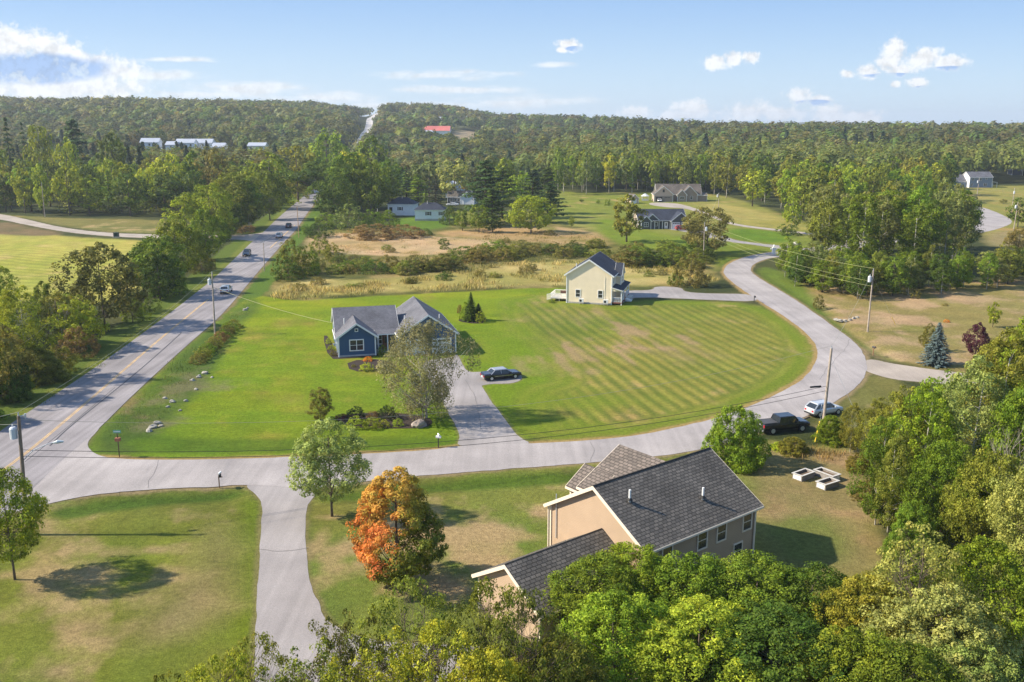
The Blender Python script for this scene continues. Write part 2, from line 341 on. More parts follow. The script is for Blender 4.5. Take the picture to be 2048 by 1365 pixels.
DRV = {  # driveways
 'driveway_near': [(487, 969), (503, 984), (523, 1000), (525, 1028), (519, 1100), (513, 1199), (511, 1290), (500, 1420), (760, 1420), (1000, 1390), (1010, 1300), (900, 1290), (760, 1285), (690, 1262), (647, 1239), (635, 1199), (619, 1159), (611, 1092), (610, 1044), (615, 1012), (627, 992), (645, 977), (600, 962), (540, 962)],
 'driveway_blue': [(912, 895), (920, 878), (917, 861), (904, 840), (888, 808), (862, 765), (838, 722), (908, 716), (914, 706), (926, 731), (938, 746), (962, 744), (1038, 748), (1046, 757), (1030, 768), (962, 769), (966, 779), (982, 803), (1003, 830), (1023, 857), (1040, 877), (1066, 889), (1000, 899)],
 'driveway_yellow': [(1516, 604.5), (1380, 598.5), (1269, 594), (1240, 604), (1228, 592), (1251, 581), (1306, 581.5), (1309, 573), (1364, 575), (1368, 585), (1430, 588), (1492, 588), (1510, 595)],
 'driveway_right': [(1734, 716), (1793, 730), (1893, 742.5), (1960, 752), (1960, 772), (1817, 764), (1768, 755), (1736, 745), (1722, 735)],
 'driveway_grey': [(1578, 500.5), (1560, 498), (1533, 494), (1499, 489), (1471, 486), (1430, 479), (1400, 470), (1365, 463), (1330, 458.5), (1334, 455.5), (1378, 457), (1420, 465), (1460, 477), (1471, 481), (1499, 485), (1533, 489), (1580, 493.5)],
 'driveway_brown': [(1654, 474), (1600, 468), (1560, 463), (1471, 452.5), (1440, 442), (1405, 428), (1370, 417), (1330, 415), (1297, 410), (1300, 405.5), (1345, 406), (1372, 411), (1410, 424), (1440, 437), (1471, 449), (1560, 459.5), (1600, 464), (1654, 470)],
 'cul_de_sac': [(1930, 466), (1948, 468), (1985, 462), (2020, 450), (2026, 442), (2005, 430), (1975, 418), (1950, 412), (1935, 413), (1930, 440)],
 'gravel_road': [(-80, 420), (0, 428), (51, 438.5), (120, 455.5), (205, 466), (290, 469), (400, 471.5), (478, 471), (523, 467), (536, 462), (520, 484), (508, 483), (478, 479.5), (400, 479), (294, 476.5), (232, 474.5), (137, 466), (61, 452), (0, 439), (-80, 429)]}
mlw = chaikin(g2(ML), False); mrw = chaikin(g2(MR), False)
main_poly = mlw + mrw[::-1]
lup = chaikin(g2(LU), False); llp = chaikin(g2(LL), False); local_poly = lup + llp[::-1]
drw = {k: chaikin(g2(v), True, 2) for k, v in DRV.items()}
def ragged(p, closed, amp=.14, seed=3):
    q = []; n = len(p)
    for i in range(n if closed else n - 1):
        a, b = p[i], p[(i + 1) % n]; L_ = math.hypot(b[0] - a[0], b[1] - a[1]); k = max(1, int(L_ / .7))
        for j in range(k): q.append((a[0] + (b[0] - a[0]) * j / k, a[1] + (b[1] - a[1]) * j / k))
    if not closed: q.append(p[-1])
    A = np.array(q); A[:, 0] += (fbm(A[:, 0], A[:, 1], 1.8, 3, seed) - .5) * 2 * amp; A[:, 1] += (fbm(A[:, 0], A[:, 1], 1.8, 3, seed + 9) - .5) * 2 * amp * 1.4
    return [tuple(t) for t in A]
lup = ragged(lup, False); llp = ragged(llp, False); local_poly = lup + llp[::-1]; drw = {k: ragged(v, True) for k, v in drw.items()}

def build_ground():
    u = np.concatenate([-np.geomspace(6, .86, 26), np.linspace(-.84, .84, 800), np.geomspace(.86, 6, 26)])
    yy = np.concatenate([np.linspace(-900, 30, 24), 40 * 1.0052 ** np.arange(0, 1010)])
    yy = yy[yy < 7500]
    Y = np.repeat(yy[:, None], len(u), 1); X = u[None, :] * np.maximum(np.abs(Y), 40)
    X = u[None, :] * np.maximum(Y, 40)
    Z = H(X, Y)
    c = np.zeros(X.shape + (3,))
    n1 = fbm(X, Y, 14, 5, 1); n2 = fbm(X, Y, 3.2, 4, 11); n3 = fbm(X, Y, 45, 4, 21); n4 = fbm(X, Y, 1.1, 2, 31)
    nA = fbm(X * .8 + Y * .2, Y * .35, 4, 4, 41); nB = fbm(X * .98 + Y * .2, (Y * .98 - X * .2) * .14, 1.6, 3, 51); nC = fbm(X, Y, 7, 5, 61, .65)
    def mixc(w, col): c[...] = c * (1 - w[..., None]) + np.asarray(col) * w[..., None]
    # woodland floor and rough ground by default
    c[...] = (.045, .055, .018)
    mixc(np.clip((n1 - .45) * 4, 0, 1) * .6, (.085, .085, .03))
    def reg(pts, col, soft=.5, amp=1.0, tan=None, tk=(.52, 6), alt=None, world=False, it=2, vn=None):
        w = chaikin(pts if world else g2(pts), True, it)
        xs = [p[0] for p in w]; ys = [p[1] for p in w]
        rr = np.where((yy > min(ys) - 6) & (yy < max(ys) + 6))[0]
        if len(rr) == 0: return None
        a, b = rr[0], rr[-1] + 1
        sl_ = (slice(a, b),)
        d = sdist(w, X[sl_], Y[sl_]) + (n2[sl_] - .5) * 2 * amp
        m = np.clip(d / soft * .5 + .5, 0, 1)
        k = np.ones(m.shape + (3,)) * np.asarray(col)
        if alt is not None:
            q = np.clip((n3[sl_] * .6 + n1[sl_] * .4 - .47) * 7, 0, 1)[..., None]; k = k * (1 - q) + np.asarray(alt) * q
        if tan is not None:
            q = np.clip(((nC[sl_] * .5 + n1[sl_] * .2 + nA[sl_] * .3) - tk[0] + .02) * tk[1] * 1.5, 0, 1)[..., None]; k = k * (1 - q) + np.asarray(tan) * q
        k = k * (.78 + .44 * n2[sl_][..., None]) * (.9 + .2 * n4[sl_][..., None]) * (1 + np.array([.35, .12, .2]) * (nA[sl_][..., None] - .5))
        c[sl_] = c[sl_] * (1 - m[..., None]) + k * m[..., None]
        return sl_, d, m
    G_BR = (.135, .195, .012); G_BR2 = (.205, .24, .013); OL = (.145, .15, .027); TAN = (.34, .245, .12); GOLD = (.30, .215, .075)
    DKG = (.05, .085, .014); MID = (.10, .135, .022); PAT = (.32, .215, .12)
    # far pasture and slopes
    reg([(1040, 378), (1160, 386), (1300, 385), (1430, 388), (1500, 405), (1590, 440), (1700, 470), (1700, 520), (1440, 500), (1400, 560), (1100, 560), (900, 520), (880, 455), (905, 415), (1000, 440), (1080, 420)], (.16, .18, .028), 2, 1, alt=(.21, .2, .05), tan=(.28, .22, .08), tk=(.6, 6))
    reg([(1195, 430), (1330, 470), (1390, 475), (1400, 510), (1240, 500), (1180, 470)], G_BR, 3, 1, alt=(.14, .18, .02))
    reg([(1385, 478), (1570, 500), (1480, 516), (1430, 540), (1380, 560), (1390, 505)], (.13, .16, .018), 2, 1, alt=(.1, .16, .014))
    reg([(1470, 455), (1600, 468), (1570, 488), (1490, 482), (1440, 470)], (.1, .165, .014), 2, 1)
    reg([(1480, 412), (1580, 440), (1640, 462), (1560, 460), (1470, 448), (1420, 430), (1400, 405)], (.24, .21, .045), 2, 1, alt=(.28, .24, .07))
    reg([(1880, 372), (2200, 372), (2200, 520), (1990, 500), (1940, 440), (1880, 410)], (.2, .19, .045), 2, 1, alt=(.24, .21, .06), tan=GOLD, tk=(.58, 6))
    reg([(1980, 458), (2200, 462), (2200, 500), (1960, 500)], (.22, .18, .08), 2, 1)
    # meadow between the houses
    reg([(500, 600), (560, 540), (610, 470), (650, 460), (900, 440), (1180, 450), (1240, 500), (1420, 500), (1440, 560), (1250, 590), (1130, 578), (940, 586), (760, 594), (590, 606), (520, 622)], (.14, .13, .032), 2, 1.2, alt=(.075, .08, .022), tan=(.24, .19, .07), tk=(.52, 5))
    reg([(610, 478), (660, 465), (800, 470), (960, 478), (1040, 492), (900, 505), (820, 515), (680, 508), (620, 500)], (.42, .29, .16), 1.5, 1.2, alt=(.34, .24, .11), tan=(.2, .16, .05), tk=(.6, 6))
    reg([(870, 462), (1000, 455), (1120, 452), (1200, 470), (1240, 492), (1150, 492), (1010, 480), (880, 474)], (.34, .22, .1), 2, 1.2, alt=(.2, .17, .05), tan=(.36, .25, .13), tk=(.56, 5))
    reg([(520, 585), (620, 556), (760, 562), (900, 545), (1000, 528), (1160, 520), (1280, 530), (1420, 545), (1440, 566), (1260, 574), (1130, 568), (940, 578), (760, 585), (590, 597)], (.40, .31, .12), 2, 1.2, alt=(.28, .24, .07), tan=(.17, .17, .04), tk=(.6, 6))
    reg([(780, 440), (905, 420), (910, 450), (860, 462), (790, 458)], (.09, .15, .016), 2, .8)
    # left fields
    reg([(-300, 455), (0, 458), (130, 474), (300, 482), (345, 490), (300, 560), (250, 600), (150, 615), (60, 600), (-300, 600)], (.33, .30, .065), 2, 1, alt=(.28, .28, .05), tan=(.38, .31, .1), tk=(.56, 5))
    reg([(-100, 420), (90, 436), (200, 438), (330, 440), (420, 456), (420, 468), (290, 468), (205, 464), (120, 452), (0, 427)], (.17, .15, .045), 2, 1, alt=(.12, .13, .03), tan=(.3, .23, .1), tk=(.55, 6))
    reg([(-100, 434), (0, 442), (61, 454), (137, 468), (60, 475), (-100, 460)], (.17, .12, .06), 2, 1, alt=(.08, .09, .03))
    s_ = (Y > 150) & (Y < 262) & (X < -60); dd = sdist(chaikin(g2([(-300, 480), (130, 482), (300, 490), (300, 560), (180, 600), (60, 600), (-300, 600)]), True), X[s_], Y[s_]); wq = np.sin((Y[s_] * .9 + X[s_] * .35 + 6 * fbm(X[s_], Y[s_], 22, 3, 81)) * 2 * math.pi / 3.4); c[s_] = c[s_] * (1 + np.clip(dd / 3, 0, 1)[:, None] * wq[:, None] * .16 * (.4 + nC[s_][:, None]))
    # verges of the main road
    for e, wd, col in ((mlw, 6.5, (.09, .125, .02)), (mlw, 2.2, (.14, .16, .03)), (mrw, 5.5, (.085, .14, .02)), (mrw, 1.2, (.19, .15, .07))):
        d = sdist(e, X, Y, False) + (n2 - .5) * 1.5; mixc(np.clip((wd - d) / .8, 0, 1) * (Y < 520), col)
    # lawn of the blue house
    reg([(178, 905), (190, 868), (260, 800), (375, 696), (440, 642), (505, 590), (590, 602), (640, 600), (760, 592), (930, 584), (1100, 574), (1180, 585), (1180, 800), (1080, 885), (900, 893), (500, 917), (230, 916)], G_BR, .5, .3, alt=G_BR2, tan=(.2, .2, .03), tk=(.56, 5), it=1)
    reg([(185, 905), (190, 868), (260, 800), (375, 696), (440, 642), (505, 590), (530, 612), (480, 650), (440, 710), (425, 745), (390, 800), (330, 850), (300, 900), (240, 914)], (.075, .115, .02), 1, .8, alt=(.11, .16, .02), tan=(.16, .13, .06), tk=(.6, 7))
    reg([(250, 872), (500, 880), (900, 872), (915, 890), (870, 898), (500, 908), (250, 905)], (.085, .14, .012), .8, .6)
    nH = fbm(X * .12 + Y * .05, Y, 1.7, 3, 71); s_ = (Y > 95) & (Y < 190) & (X < 12) & (X > -60); c[s_] = c[s_] * (1 + (nH[s_][:, None] - .5) * np.array([.45, .22, .3]) + (nC[s_][:, None] - .5) * np.array([.3, .12, .2]))
    # large striped lawn
    q = reg([(1000, 600), (1080, 588), (1130, 596), (1225, 618), (1260, 600), (1380, 602), (1510, 608), (1560, 632), (1600, 662), (1625, 690), (1630, 715), (1610, 750), (1560, 785), (1480, 818), (1400, 842), (1300, 866), (1150, 882), (1080, 885), (1030, 850), (1040, 780), (1130, 760), (1060, 690), (1000, 640)], (.185, .185, .035), 1.4, .5, alt=(.14, .165, .024), tan=(.31, .23, .09), tk=(.62, 6), it=1)
    s_, d, m = q
    ph = (X[s_] * .974 + Y[s_] * .225) + .5 * np.sin(Y[s_] * .05) + .35 * (n1[s_] - .5) * 2
    edge = np.clip((d - 3.8) / 1.2, 0, 1)
    wv = np.sin(ph * 2 * math.pi / 1.95 + (n1[s_] - .5) * .8); wv = np.tanh(wv * 1.6)
    wv2 = np.tanh(np.sin(d * 2 * math.pi / 2.4) * 2)
    st_ = (wv * edge + wv2 * (1 - edge) * .6) * np.clip(m, 0, 1)
    c[s_] = c[s_] * (1 + st_[..., None] * np.array([.32, .2, .26]) * (.55 + .9 * nC[s_][..., None]))
    mixc_e = (np.clip((5 - d) / 3, 0, 1) * m * .6)[..., None]
    c[s_] = c[s_] * (1 - mixc_e) + np.array(G_BR) * mixc_e
    for pc, rx, ry, st2 in (((1265, 665), 9, 7, .9), ((1170, 712), 8, 5, .8), ((1120, 612), 9, 5, .6), ((1330, 702), 14, 5, .35), ((1090, 730), 5, 6, .3), ((1240, 650), 16, 14, .3)):
        p = at(*pc); w = 1 - np.sqrt(((X - p.x) / rx / 1.4) ** 2 + ((Y - p.y) / ry / 1.6) ** 2) + (nC - .5) * 2.6 + (nB - .5) * 2.4 - .25; mixc(np.clip(w * 1.3, 0, 1) * st2 * .75, PAT)
    for pc, rx, ry in (((1000, 700), 6, 30), ((1140, 800), 9, 6), ((960, 800), 5, 8), ((1120, 850), 12, 4), ((900, 610), 30, 10)):
        p = at(*pc); w = 1 - np.sqrt(((X - p.x) / rx) ** 2 + ((Y - p.y) / ry) ** 2) + (n2 - .5) * 1.0; mixc(np.clip(w * 1.6, 0, 1) * .6, G_BR)
    # right-hand field
    reg([(1515, 545), (1560, 540), (1640, 570), (1800, 580), (2048, 555), (2300, 545), (2300, 760), (1960, 752), (1850, 735), (1740, 715), (1690, 665), (1600, 604), (1530, 562)], (.22, .18, .06), 1.2, .8, alt=(.16, .165, .035), tan=(.34, .24, .13), tk=(.5, 6))
    reg([(1510, 548), (1530, 530), (1600, 560), (1620, 590), (1680, 650), (1740, 700), (1800, 722), (1770, 720), (1700, 672), (1610, 610), (1550, 576)], (.105, .145, .022), 1, .6)
    reg([(1735, 745), (1820, 768), (1800, 820), (1700, 900), (1620, 850), (1680, 806), (1720, 776)], (.15, .14, .04), 1, .6, alt=(.1, .115, .028), tan=TAN, tk=(.55, 6))
    # lower lawns
    reg([(-400, 1020), (0, 1045), (105, 1010), (250, 986), (420, 978), (490, 973), (515, 996), (521, 1030), (512, 1200), (506, 1500), (-800, 1500)], OL, .5, .3, alt=(.145, .175, .022), tan=(.29, .225, .10), tk=(.565, 6), it=1)
    reg([(95, 1016), (255, 990), (420, 982), (480, 980), (485, 990), (420, 1003), (250, 1015), (120, 1040)], (.065, .105, .014), .8, .5)
    reg([(478, 1000), (518, 1000), (522, 1040), (512, 1200), (508, 1300), (460, 1300), (478, 1180), (490, 1060)], (.12, .16, .012), .9, .4)
    reg([(400, 1060), (482, 1052), (476, 1180), (440, 1230), (300, 1290), (260, 1250), (380, 1150)], (.28, .2, .1), 2.5, 1.8, alt=(.17, .155, .05))
    reg([(645, 981), (800, 958), (1080, 937), (1414, 901), (1500, 885), (1560, 880), (1600, 900), (1700, 880), (1760, 1000), (1760, 1100), (1900, 1500), (700, 1500), (640, 1210), (622, 1160), (614, 1090), (613, 1045), (620, 1010)], (.165, .165, .035), .6, .4, alt=(.13, .17, .03), tan=(.33, .24, .12), tk=(.575, 6), it=1)
    reg([(640, 990), (800, 965), (1080, 945), (1170, 938), (1160, 960), (1080, 968), (800, 988), (650, 1008)], (.075, .115, .014), .8, .5)
    reg([(1500, 900), (1560, 885), (1620, 905), (1740, 900), (1770, 960), (1740, 1060), (1780, 1120), (1700, 1160), (1540, 1130), (1500, 1000)], (.235, .18, .075), 1.5, 1, alt=(.19, .16, .06), tan=(.3, .2, .1), tk=(.5, 6))
    reg([(1530, 1030), (1620, 1020), (1700, 1060), (1720, 1130), (1600, 1140), (1520, 1100)], (.14, .155, .04), 1.5, 1, tan=(.26, .2, .1), tk=(.55, 6))
    for pc, rx, ry in (((960, 1100), 3, 3), ((660, 1130), 1.6, 6), ((660, 1035), 1.6, .8), ((640, 1080), 1.2, 4), ((300, 1100), 6, 1.5), ((100, 1150), 8, 1.4), ((1020, 1075), 4, 1.2)):
        p = at(*pc); w = 1 - np.sqrt(((X - p.x) / rx) ** 2 + ((Y - p.y) / ry) ** 2) + (nC - .5) * 2.6 + (nA - .5) * 1.2; mixc(np.clip(w * 1.3, 0, 1) * .75, TAN)
    for pc, rx, ry in (((360, 780), 7, 12), ((310, 850), 5, 5)):
        p = at(*pc); w = 1 - np.sqrt(((X - p.x) / rx) ** 2 + ((Y - p.y) / ry) ** 2) + (n2 - .5) * 2.2 - .35; mixc(np.clip(w * 1.8, 0, 1) * .6, (.17, .14, .08))
    # dry gravelly road shoulders
    near = (Y < 330)
    for e, wd, col, k_ in ((lup, 1.0, (.36, .24, .10), .8), (llp, .8, (.3, .22, .12), .75)):
        d = sdist(e, X, Y, False) + (n2 - .5) * 1.0; mixc(np.clip((wd - d) / .5, 0, 1) * near * k_, col)
    for k_, e in drw.items():
        d = np.abs(sdist(e, X, Y)) + (n2 - .5) * .6; mixc(np.clip((.5 - d) / .4, 0, 1) * near * .6, (.22, .18, .08))
    # far hillside fields
    for pts, col in (([(900, 262), (965, 262), (950, 292), (925, 300), (900, 285)], (.26, .2, .12)), ([(845, 268), (905, 268), (900, 290), (850, 292)], (.15, .19, .06)),
                     ([(850, 240), (930, 240), (1000, 248), (930, 256), (850, 254)], (.15, .14, .05)), ([(1020, 275), (1050, 275), (1045, 292), (1015, 292)], (.26, .2, .12))):
        reg(pts, col, 8, 6)
    nx = len(u); ny = len(yy)
    co = np.stack([X, Y, Z], -1).reshape(-1, 3)
    dip = np.zeros(X.shape)
    for pts, dep in (([(150, 1020), (250, 1002), (420, 993), (455, 993)], .3), ([(720, 990), (800, 978), (1080, 958), (1160, 952)], .3),
                     ([(1530, 548), (1600, 590), (1690, 655), (1740, 695), (1790, 718)], .3)):
        d = sdist(chaikin(g2(pts), False), X, Y, False); dip -= dep * np.exp(-(d / 1.6) ** 2)
    co[:, 2] += dip.reshape(-1) * (Y.reshape(-1) < 430)
    idx = (np.arange(ny - 1)[:, None] * nx + np.arange(nx - 1)[None, :]).reshape(-1)
    fc = np.stack([idx, idx + 1, idx + nx + 1, idx + nx], 1)
    me = bpy.data.meshes.new('ground'); me.vertices.add(len(co)); me.vertices.foreach_set('co', co.astype(np.float32).ravel())
    me.loops.add(fc.size); me.loops.foreach_set('vertex_index', fc.astype(np.int32).ravel())
    me.polygons.add(len(fc)); me.polygons.foreach_set('loop_start', np.arange(0, fc.size, 4, dtype=np.int32))
    me.polygons.foreach_set('use_smooth', np.ones(len(fc), bool)); me.update(calc_edges=True)
    ca = me.color_attributes.new('soil', 'FLOAT_COLOR', 'POINT')
    ca.data.foreach_set('color', np.concatenate([np.clip(c, 0, 1), np.ones(c.shape[:2] + (1,))], -1).astype(np.float32).ravel())
    m, N, L, B = nm('ground'); B.inputs['Roughness'].default_value = .95; B.inputs['Specular IOR Level'].default_value = .08
    a = N.new('ShaderNodeAttribute'); a.attribute_name = 'soil'; tc = N.new('ShaderNodeTexCoord')
    def nz(s, d_, r_=.6):
        n = N.new('ShaderNodeTexNoise'); n.inputs['Scale'].default_value = s; n.inputs['Detail'].default_value = d_; n.inputs['Roughness'].default_value = r_; L.new(tc.outputs['Object'], n.inputs['Vector']); return n.outputs[0]
    def mr(v, lo, hi):
        n = N.new('ShaderNodeMapRange'); n.inputs[1].default_value = .3; n.inputs[2].default_value = .7; n.inputs[3].default_value = lo; n.inputs[4].default_value = hi; L.new(v, n.inputs[0]); return n.outputs[0]
    f1 = nz(2.2, 8, .75); f2 = nz(9, 5, .7)
    k = N.new('ShaderNodeMath'); k.operation = 'MULTIPLY'; L.new(mr(f1, .62, 1.38), k.inputs[0]); L.new(mr(f2, .62, 1.38), k.inputs[1])
    mu = N.new('ShaderNodeMixRGB'); mu.blend_type = 'MULTIPLY'; mu.inputs[0].default_value = 1; L.new(a.outputs['Color'], mu.inputs[1]); L.new(k.outputs[0], mu.inputs[2])
    L.new(mu.outputs[0], B.inputs['Base Color'])
    b = N.new('ShaderNodeBump'); b.inputs['Strength'].default_value = .9; b.inputs['Distance'].default_value = .16; L.new(f2, b.inputs['Height'])
    b2 = N.new('ShaderNodeBump'); b2.inputs['Strength'].default_value = .5; b2.inputs['Distance'].default_value = .35; L.new(f1, b2.inputs['Height']); L.new(b2.outputs[0], b.inputs['Normal']); L.new(b.outputs[0], B.inputs['Normal'])
    tag(link('ground', me, None, [m]), kind='structure')
build_ground()

def offs(p, d):
    p = np.array(p); t = np.gradient(p, axis=0); t /= np.linalg.norm(t, axis=1)[:, None]; n = np.stack([t[:, 1], -t[:, 0]], 1)
    return [tuple(q) for q in p + n * d]
def sheet(name, poly, mat, lift, kind='structure'):
    tri = tessellate_polygon([[Vector((p[0], p[1], 0)) for p in poly]])
    me = bpy.data.meshes.new(name); me.from_pydata([(p[0], p[1], Hf(*p) + lift) for p in poly], [], [tuple(t) for t in tri])
    bm = bmesh.new(); bm.from_mesh(me)
    for f in bm.faces:
        if f.normal.z < 0: f.normal_flip()
    bm.to_mesh(me); bm.free()
    return tag(link(name, me, None, [mat]), kind=kind)
def strip(name, a, b, mat, lift, n=160, cols=4):
    """road strip between two edges (lists of world xy) resampled to the same count"""
    def rs(p):
        p = np.array(p); s = np.concatenate([[0], np.cumsum(np.hypot(*np.diff(p, axis=0).T))]); t = np.linspace(0, s[-1], n)
        return np.stack([np.interp(t, s, p[:, 0]), np.interp(t, s, p[:, 1])], 1)
    a, b = rs(a), rs(b); vs = []; fs = []
    for i in range(n):
        for j in range(cols + 1):
            p = a[i] + (b[i] - a[i]) * j / cols; vs.append((p[0], p[1], Hf(p[0], p[1]) + lift))
    for i in range(n - 1):
        for j in range(cols):
            k = i * (cols + 1) + j; fs.append((k, k + cols + 1, k + cols + 2, k + 1))
    me = bpy.data.meshes.new(name); me.from_pydata(vs, [], fs)
    bm = bmesh.new(); bm.from_mesh(me)
    for f in bm.faces:
        if f.normal.z < 0: f.normal_flip()
    bm.to_mesh(me); bm.free()
    return tag(link(name, me, None, [mat]), kind='structure')
ASPH_MAIN = asphalt('worn_asphalt', (.225, .205, .212), .22, ang=R(3)); ASPH_LOCAL = asphalt('pale_asphalt', (.305, .275, .27), .11)
ASPH_DRIVE = asphalt('driveway_asphalt', (.265, .24, .236), .11); GRAVEL = asphalt('gravel', (.33, .28, .24), .07)
strip('main_road', mlw, mrw, ASPH_MAIN, .045)
# the far reach of the road over the hill, hidden behind trees in between
far_l = [tuple(at_d(px, D)[:2]) for px, D in ((627, 470), (668, 600), (706, 800), (727, 1000), (738, 1300), (743, 1600), (752.5, 1800), (755, 1960))]
far_r = [tuple(at_d(px, D)[:2]) for px, D in ((645, 470), (684, 600), (720, 800), (738, 1000), (752, 1300), (757, 1600), (764, 1800), (764, 1960))]
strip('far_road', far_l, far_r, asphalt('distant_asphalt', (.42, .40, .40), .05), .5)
sheet('local_road', local_poly, ASPH_LOCAL, .03)
sheet('road_junction', ragged(chaikin(g2([(-60, 1062), (40, 990), (110, 925), (160, 885), (202, 853), (192, 866), (178, 880), (174, 893), (188, 909), (225, 918), (300, 922), (290, 960), (255, 984), (180, 991), (102, 1007), (10, 1031)]), True, 1), True, .05), ASPH_LOCAL, .037)
CR = flat('crack_fill', (.16, .145, .14), .8)
for pts in ([(318, 921), (312, 940), (300, 955), (296, 978)], [(640, 915), (648, 935), (700, 950), (690, 966)], [(1180, 884), (1190, 900), (1182, 924)], [(1500, 817), (1560, 832), (1600, 837)], [(1640, 760), (1660, 730), (1690, 700), (1700, 680)], [(520, 1100), (560, 1104), (618, 1096)], [(930, 760), (955, 800), (960, 860)]):
    c_ = ragged(chaikin(g2(pts), False), False, .25, 5); strip('road_crack', offs(c_, -.02), offs(c_, .025), CR, .042, 50, 1)
sheet('driveway_entrance', drw['driveway_near'], ASPH_DRIVE, .018)
sheet('driveway_of_blue_house', drw['driveway_blue'], ASPH_DRIVE, .018)
sheet('driveway_of_yellow_house', drw['driveway_yellow'], ASPH_DRIVE, .018)
sheet('driveway_on_the_right', drw['driveway_right'], GRAVEL, .018)
sheet('driveway_of_grey_house', drw['driveway_grey'], ASPH_DRIVE, .018)
sheet('driveway_of_brown_house', drw['driveway_brown'], GRAVEL, .022)
sheet('turning_circle', drw['cul_de_sac'], ASPH_LOCAL, .022)
sheet('gravel_road', drw['gravel_road'], GRAVEL, .03)
# worn orange centre line, in two bands, and two thin dark lines along the road
YEL = flat('road_paint', (.52, .34, .15), .8, noise=.35, nscale=.7); DARK_LINE = flat('tar', (.05, .05, .06), .7)
cl = chaikin(g2([(-40, 975), (60, 902), (150, 826.5), (240, 748), (300, 696), (345, 658), (417, 599)]), False)
for k, (a, b) in enumerate(((-.17, -.05), (.05, .17))): strip('road_marking', offs(cl, a), offs(cl, b), YEL, .052, 90, 1)
cl2 = g2([(540, 497), (556, 482), (573, 466), (590, 451)]); strip('road_marking', offs(cl2, -.12), offs(cl2, .12), YEL, .052, 20, 1)
sm = chaikin(g2([(100, 893), (133, 860), (200, 806), (272, 747.6), (330, 697), (363, 666.5)]), False); strip('road_seam', offs(sm, -.09), offs(sm, .09), DARK_LINE, .052, 60, 1)
sm = chaikin(g2([(50, 925), (60, 917), (120, 868), (180, 818), (230, 776)]), False); strip('road_seam', offs(sm, -.04), offs(sm, .04), DARK_LINE, .052, 60, 1)
# ------------------------------------------------------------------ vegetation prototypes
def rdirs(r, n):
    v = r.normal(size=(n, 3)); return v / np.linalg.norm(v, axis=1)[:, None]
def unit(v): return v / (np.linalg.norm(v, axis=-1, keepdims=True) + 1e-9)
def leaf_mesh(name, C, Nn, size, asp, leafcol, r, mats, tint=None, along=None):
    n = len(C); t = rdirs(r, n) if along is None else along + rdirs(r, n) * .35
    t = unit(t - (t * Nn).sum(1)[:, None] * Nn); b = np.cross(Nn, t)
    s = np.broadcast_to(np.asarray(size, float), (n,))[:, None]
    V = np.stack([C + t * s, C + b * s * asp, C - t * s, C - b * s * asp], 1).reshape(-1, 3)
    me = bpy.data.meshes.new(name); me.vertices.add(4 * n); me.vertices.foreach_set('co', V.astype(np.float32).ravel())
    me.loops.add(4 * n); me.loops.foreach_set('vertex_index', np.arange(4 * n, dtype=np.int32))
    me.polygons.add(n); me.polygons.foreach_set('loop_start', np.arange(0, 4 * n, 4, dtype=np.int32)); me.update(calc_edges=True)
    for nm_, arr in (('leaf', leafcol),) + ((('tint', tint),) if tint is not None else ()):
        ca = me.color_attributes.new(nm_, 'FLOAT_COLOR', 'POINT')
        a = np.concatenate([arr, np.ones((n, 1))], 1); ca.data.foreach_set('color', np.repeat(a, 4, 0).astype(np.float32).ravel())
    for m in mats: me.materials.append(m)
    return me
PROF = {
 'round': lambda t: np.sin(np.pi * np.clip(t * .86 + .1, 0, 1)) ** .6,
 'oval': lambda t: np.sin(np.pi * np.clip(t ** .85 * .9 + .07, 0, 1)) ** .75,
 'cone': lambda t: np.clip(1.02 - t, 0.05, 1) ** .7 * np.clip(t * 6 + .45, 0, 1),
 'vase': lambda t: np.clip(.35 + 1.1 * t, 0, 1) * np.sqrt(np.clip(1.04 - t ** 3.2, 0, 1)),
 'column': lambda t: np.clip(t * 4 + .5, 0, 1) * np.sqrt(np.clip(1.05 - t ** 2, 0, 1)),
 'bush': lambda t: np.sqrt(np.clip(1.03 - t ** 2, 0, 1)),
}
def crown_parts(seed, prof, R0, z0, z1, ncl, lpc, leaf, crad=.24, flat_=.8, shell=.45, lob=.22, rnd=.55, lean=0):
    """clumps of leaves spread through the crown's volume -> centres, normals, leaf colours, clump centres"""
    r = np.random.default_rng(seed); pf = PROF[prof]
    t = r.random(ncl * 3); keep = r.random(ncl * 3) < (pf(t) ** 1.3 + .08); t = t[keep][:ncl]; n = len(t)
    a = r.random(n) * 2 * np.pi; ph = r.random(4) * 6.28
    lobes = 1 + lob * (np.sin(a * 2 + ph[0] + t * 3) * .5 + np.sin(a * 3 + ph[1] - t * 5) * .6 + .4 * np.sin(t * 11 + ph[2]))
    q = pf(t) * R0 * lobes * (shell + (1 - shell) * np.sqrt(r.random(n)))
    cc = np.stack([q * np.cos(a) + lean * t, q * np.sin(a), z0 + (z1 - z0) * t], 1)
    rc = R0 * crad * (.65 + .7 * r.random(n)) * (.75 + .35 * pf(t))
    out = unit(np.stack([np.cos(a) * pf(t), np.sin(a) * pf(t), (t - .45) * 1.1 + .15], 1))
    k = np.repeat(np.arange(n), lpc); d = unit(rdirs(r, len(k)) + out[k] * .55)
    P = cc[k] + d * (rc[k] * (.45 + .6 * r.random(len(k)) ** .6))[:, None] * np.array([1, 1, flat_])
    Nn = unit(d + rnd * rdirs(r, len(k)) + np.array([0, 0, .25]))
    cb = r.random(n); ch = r.random(n)
    lc = np.stack([.5 * cb[k] + .5 * r.random(len(k)), .6 * ch[k] + .4 * r.random(len(k)), r.random(len(k))], 1)
    return P, Nn, lc, cc, r
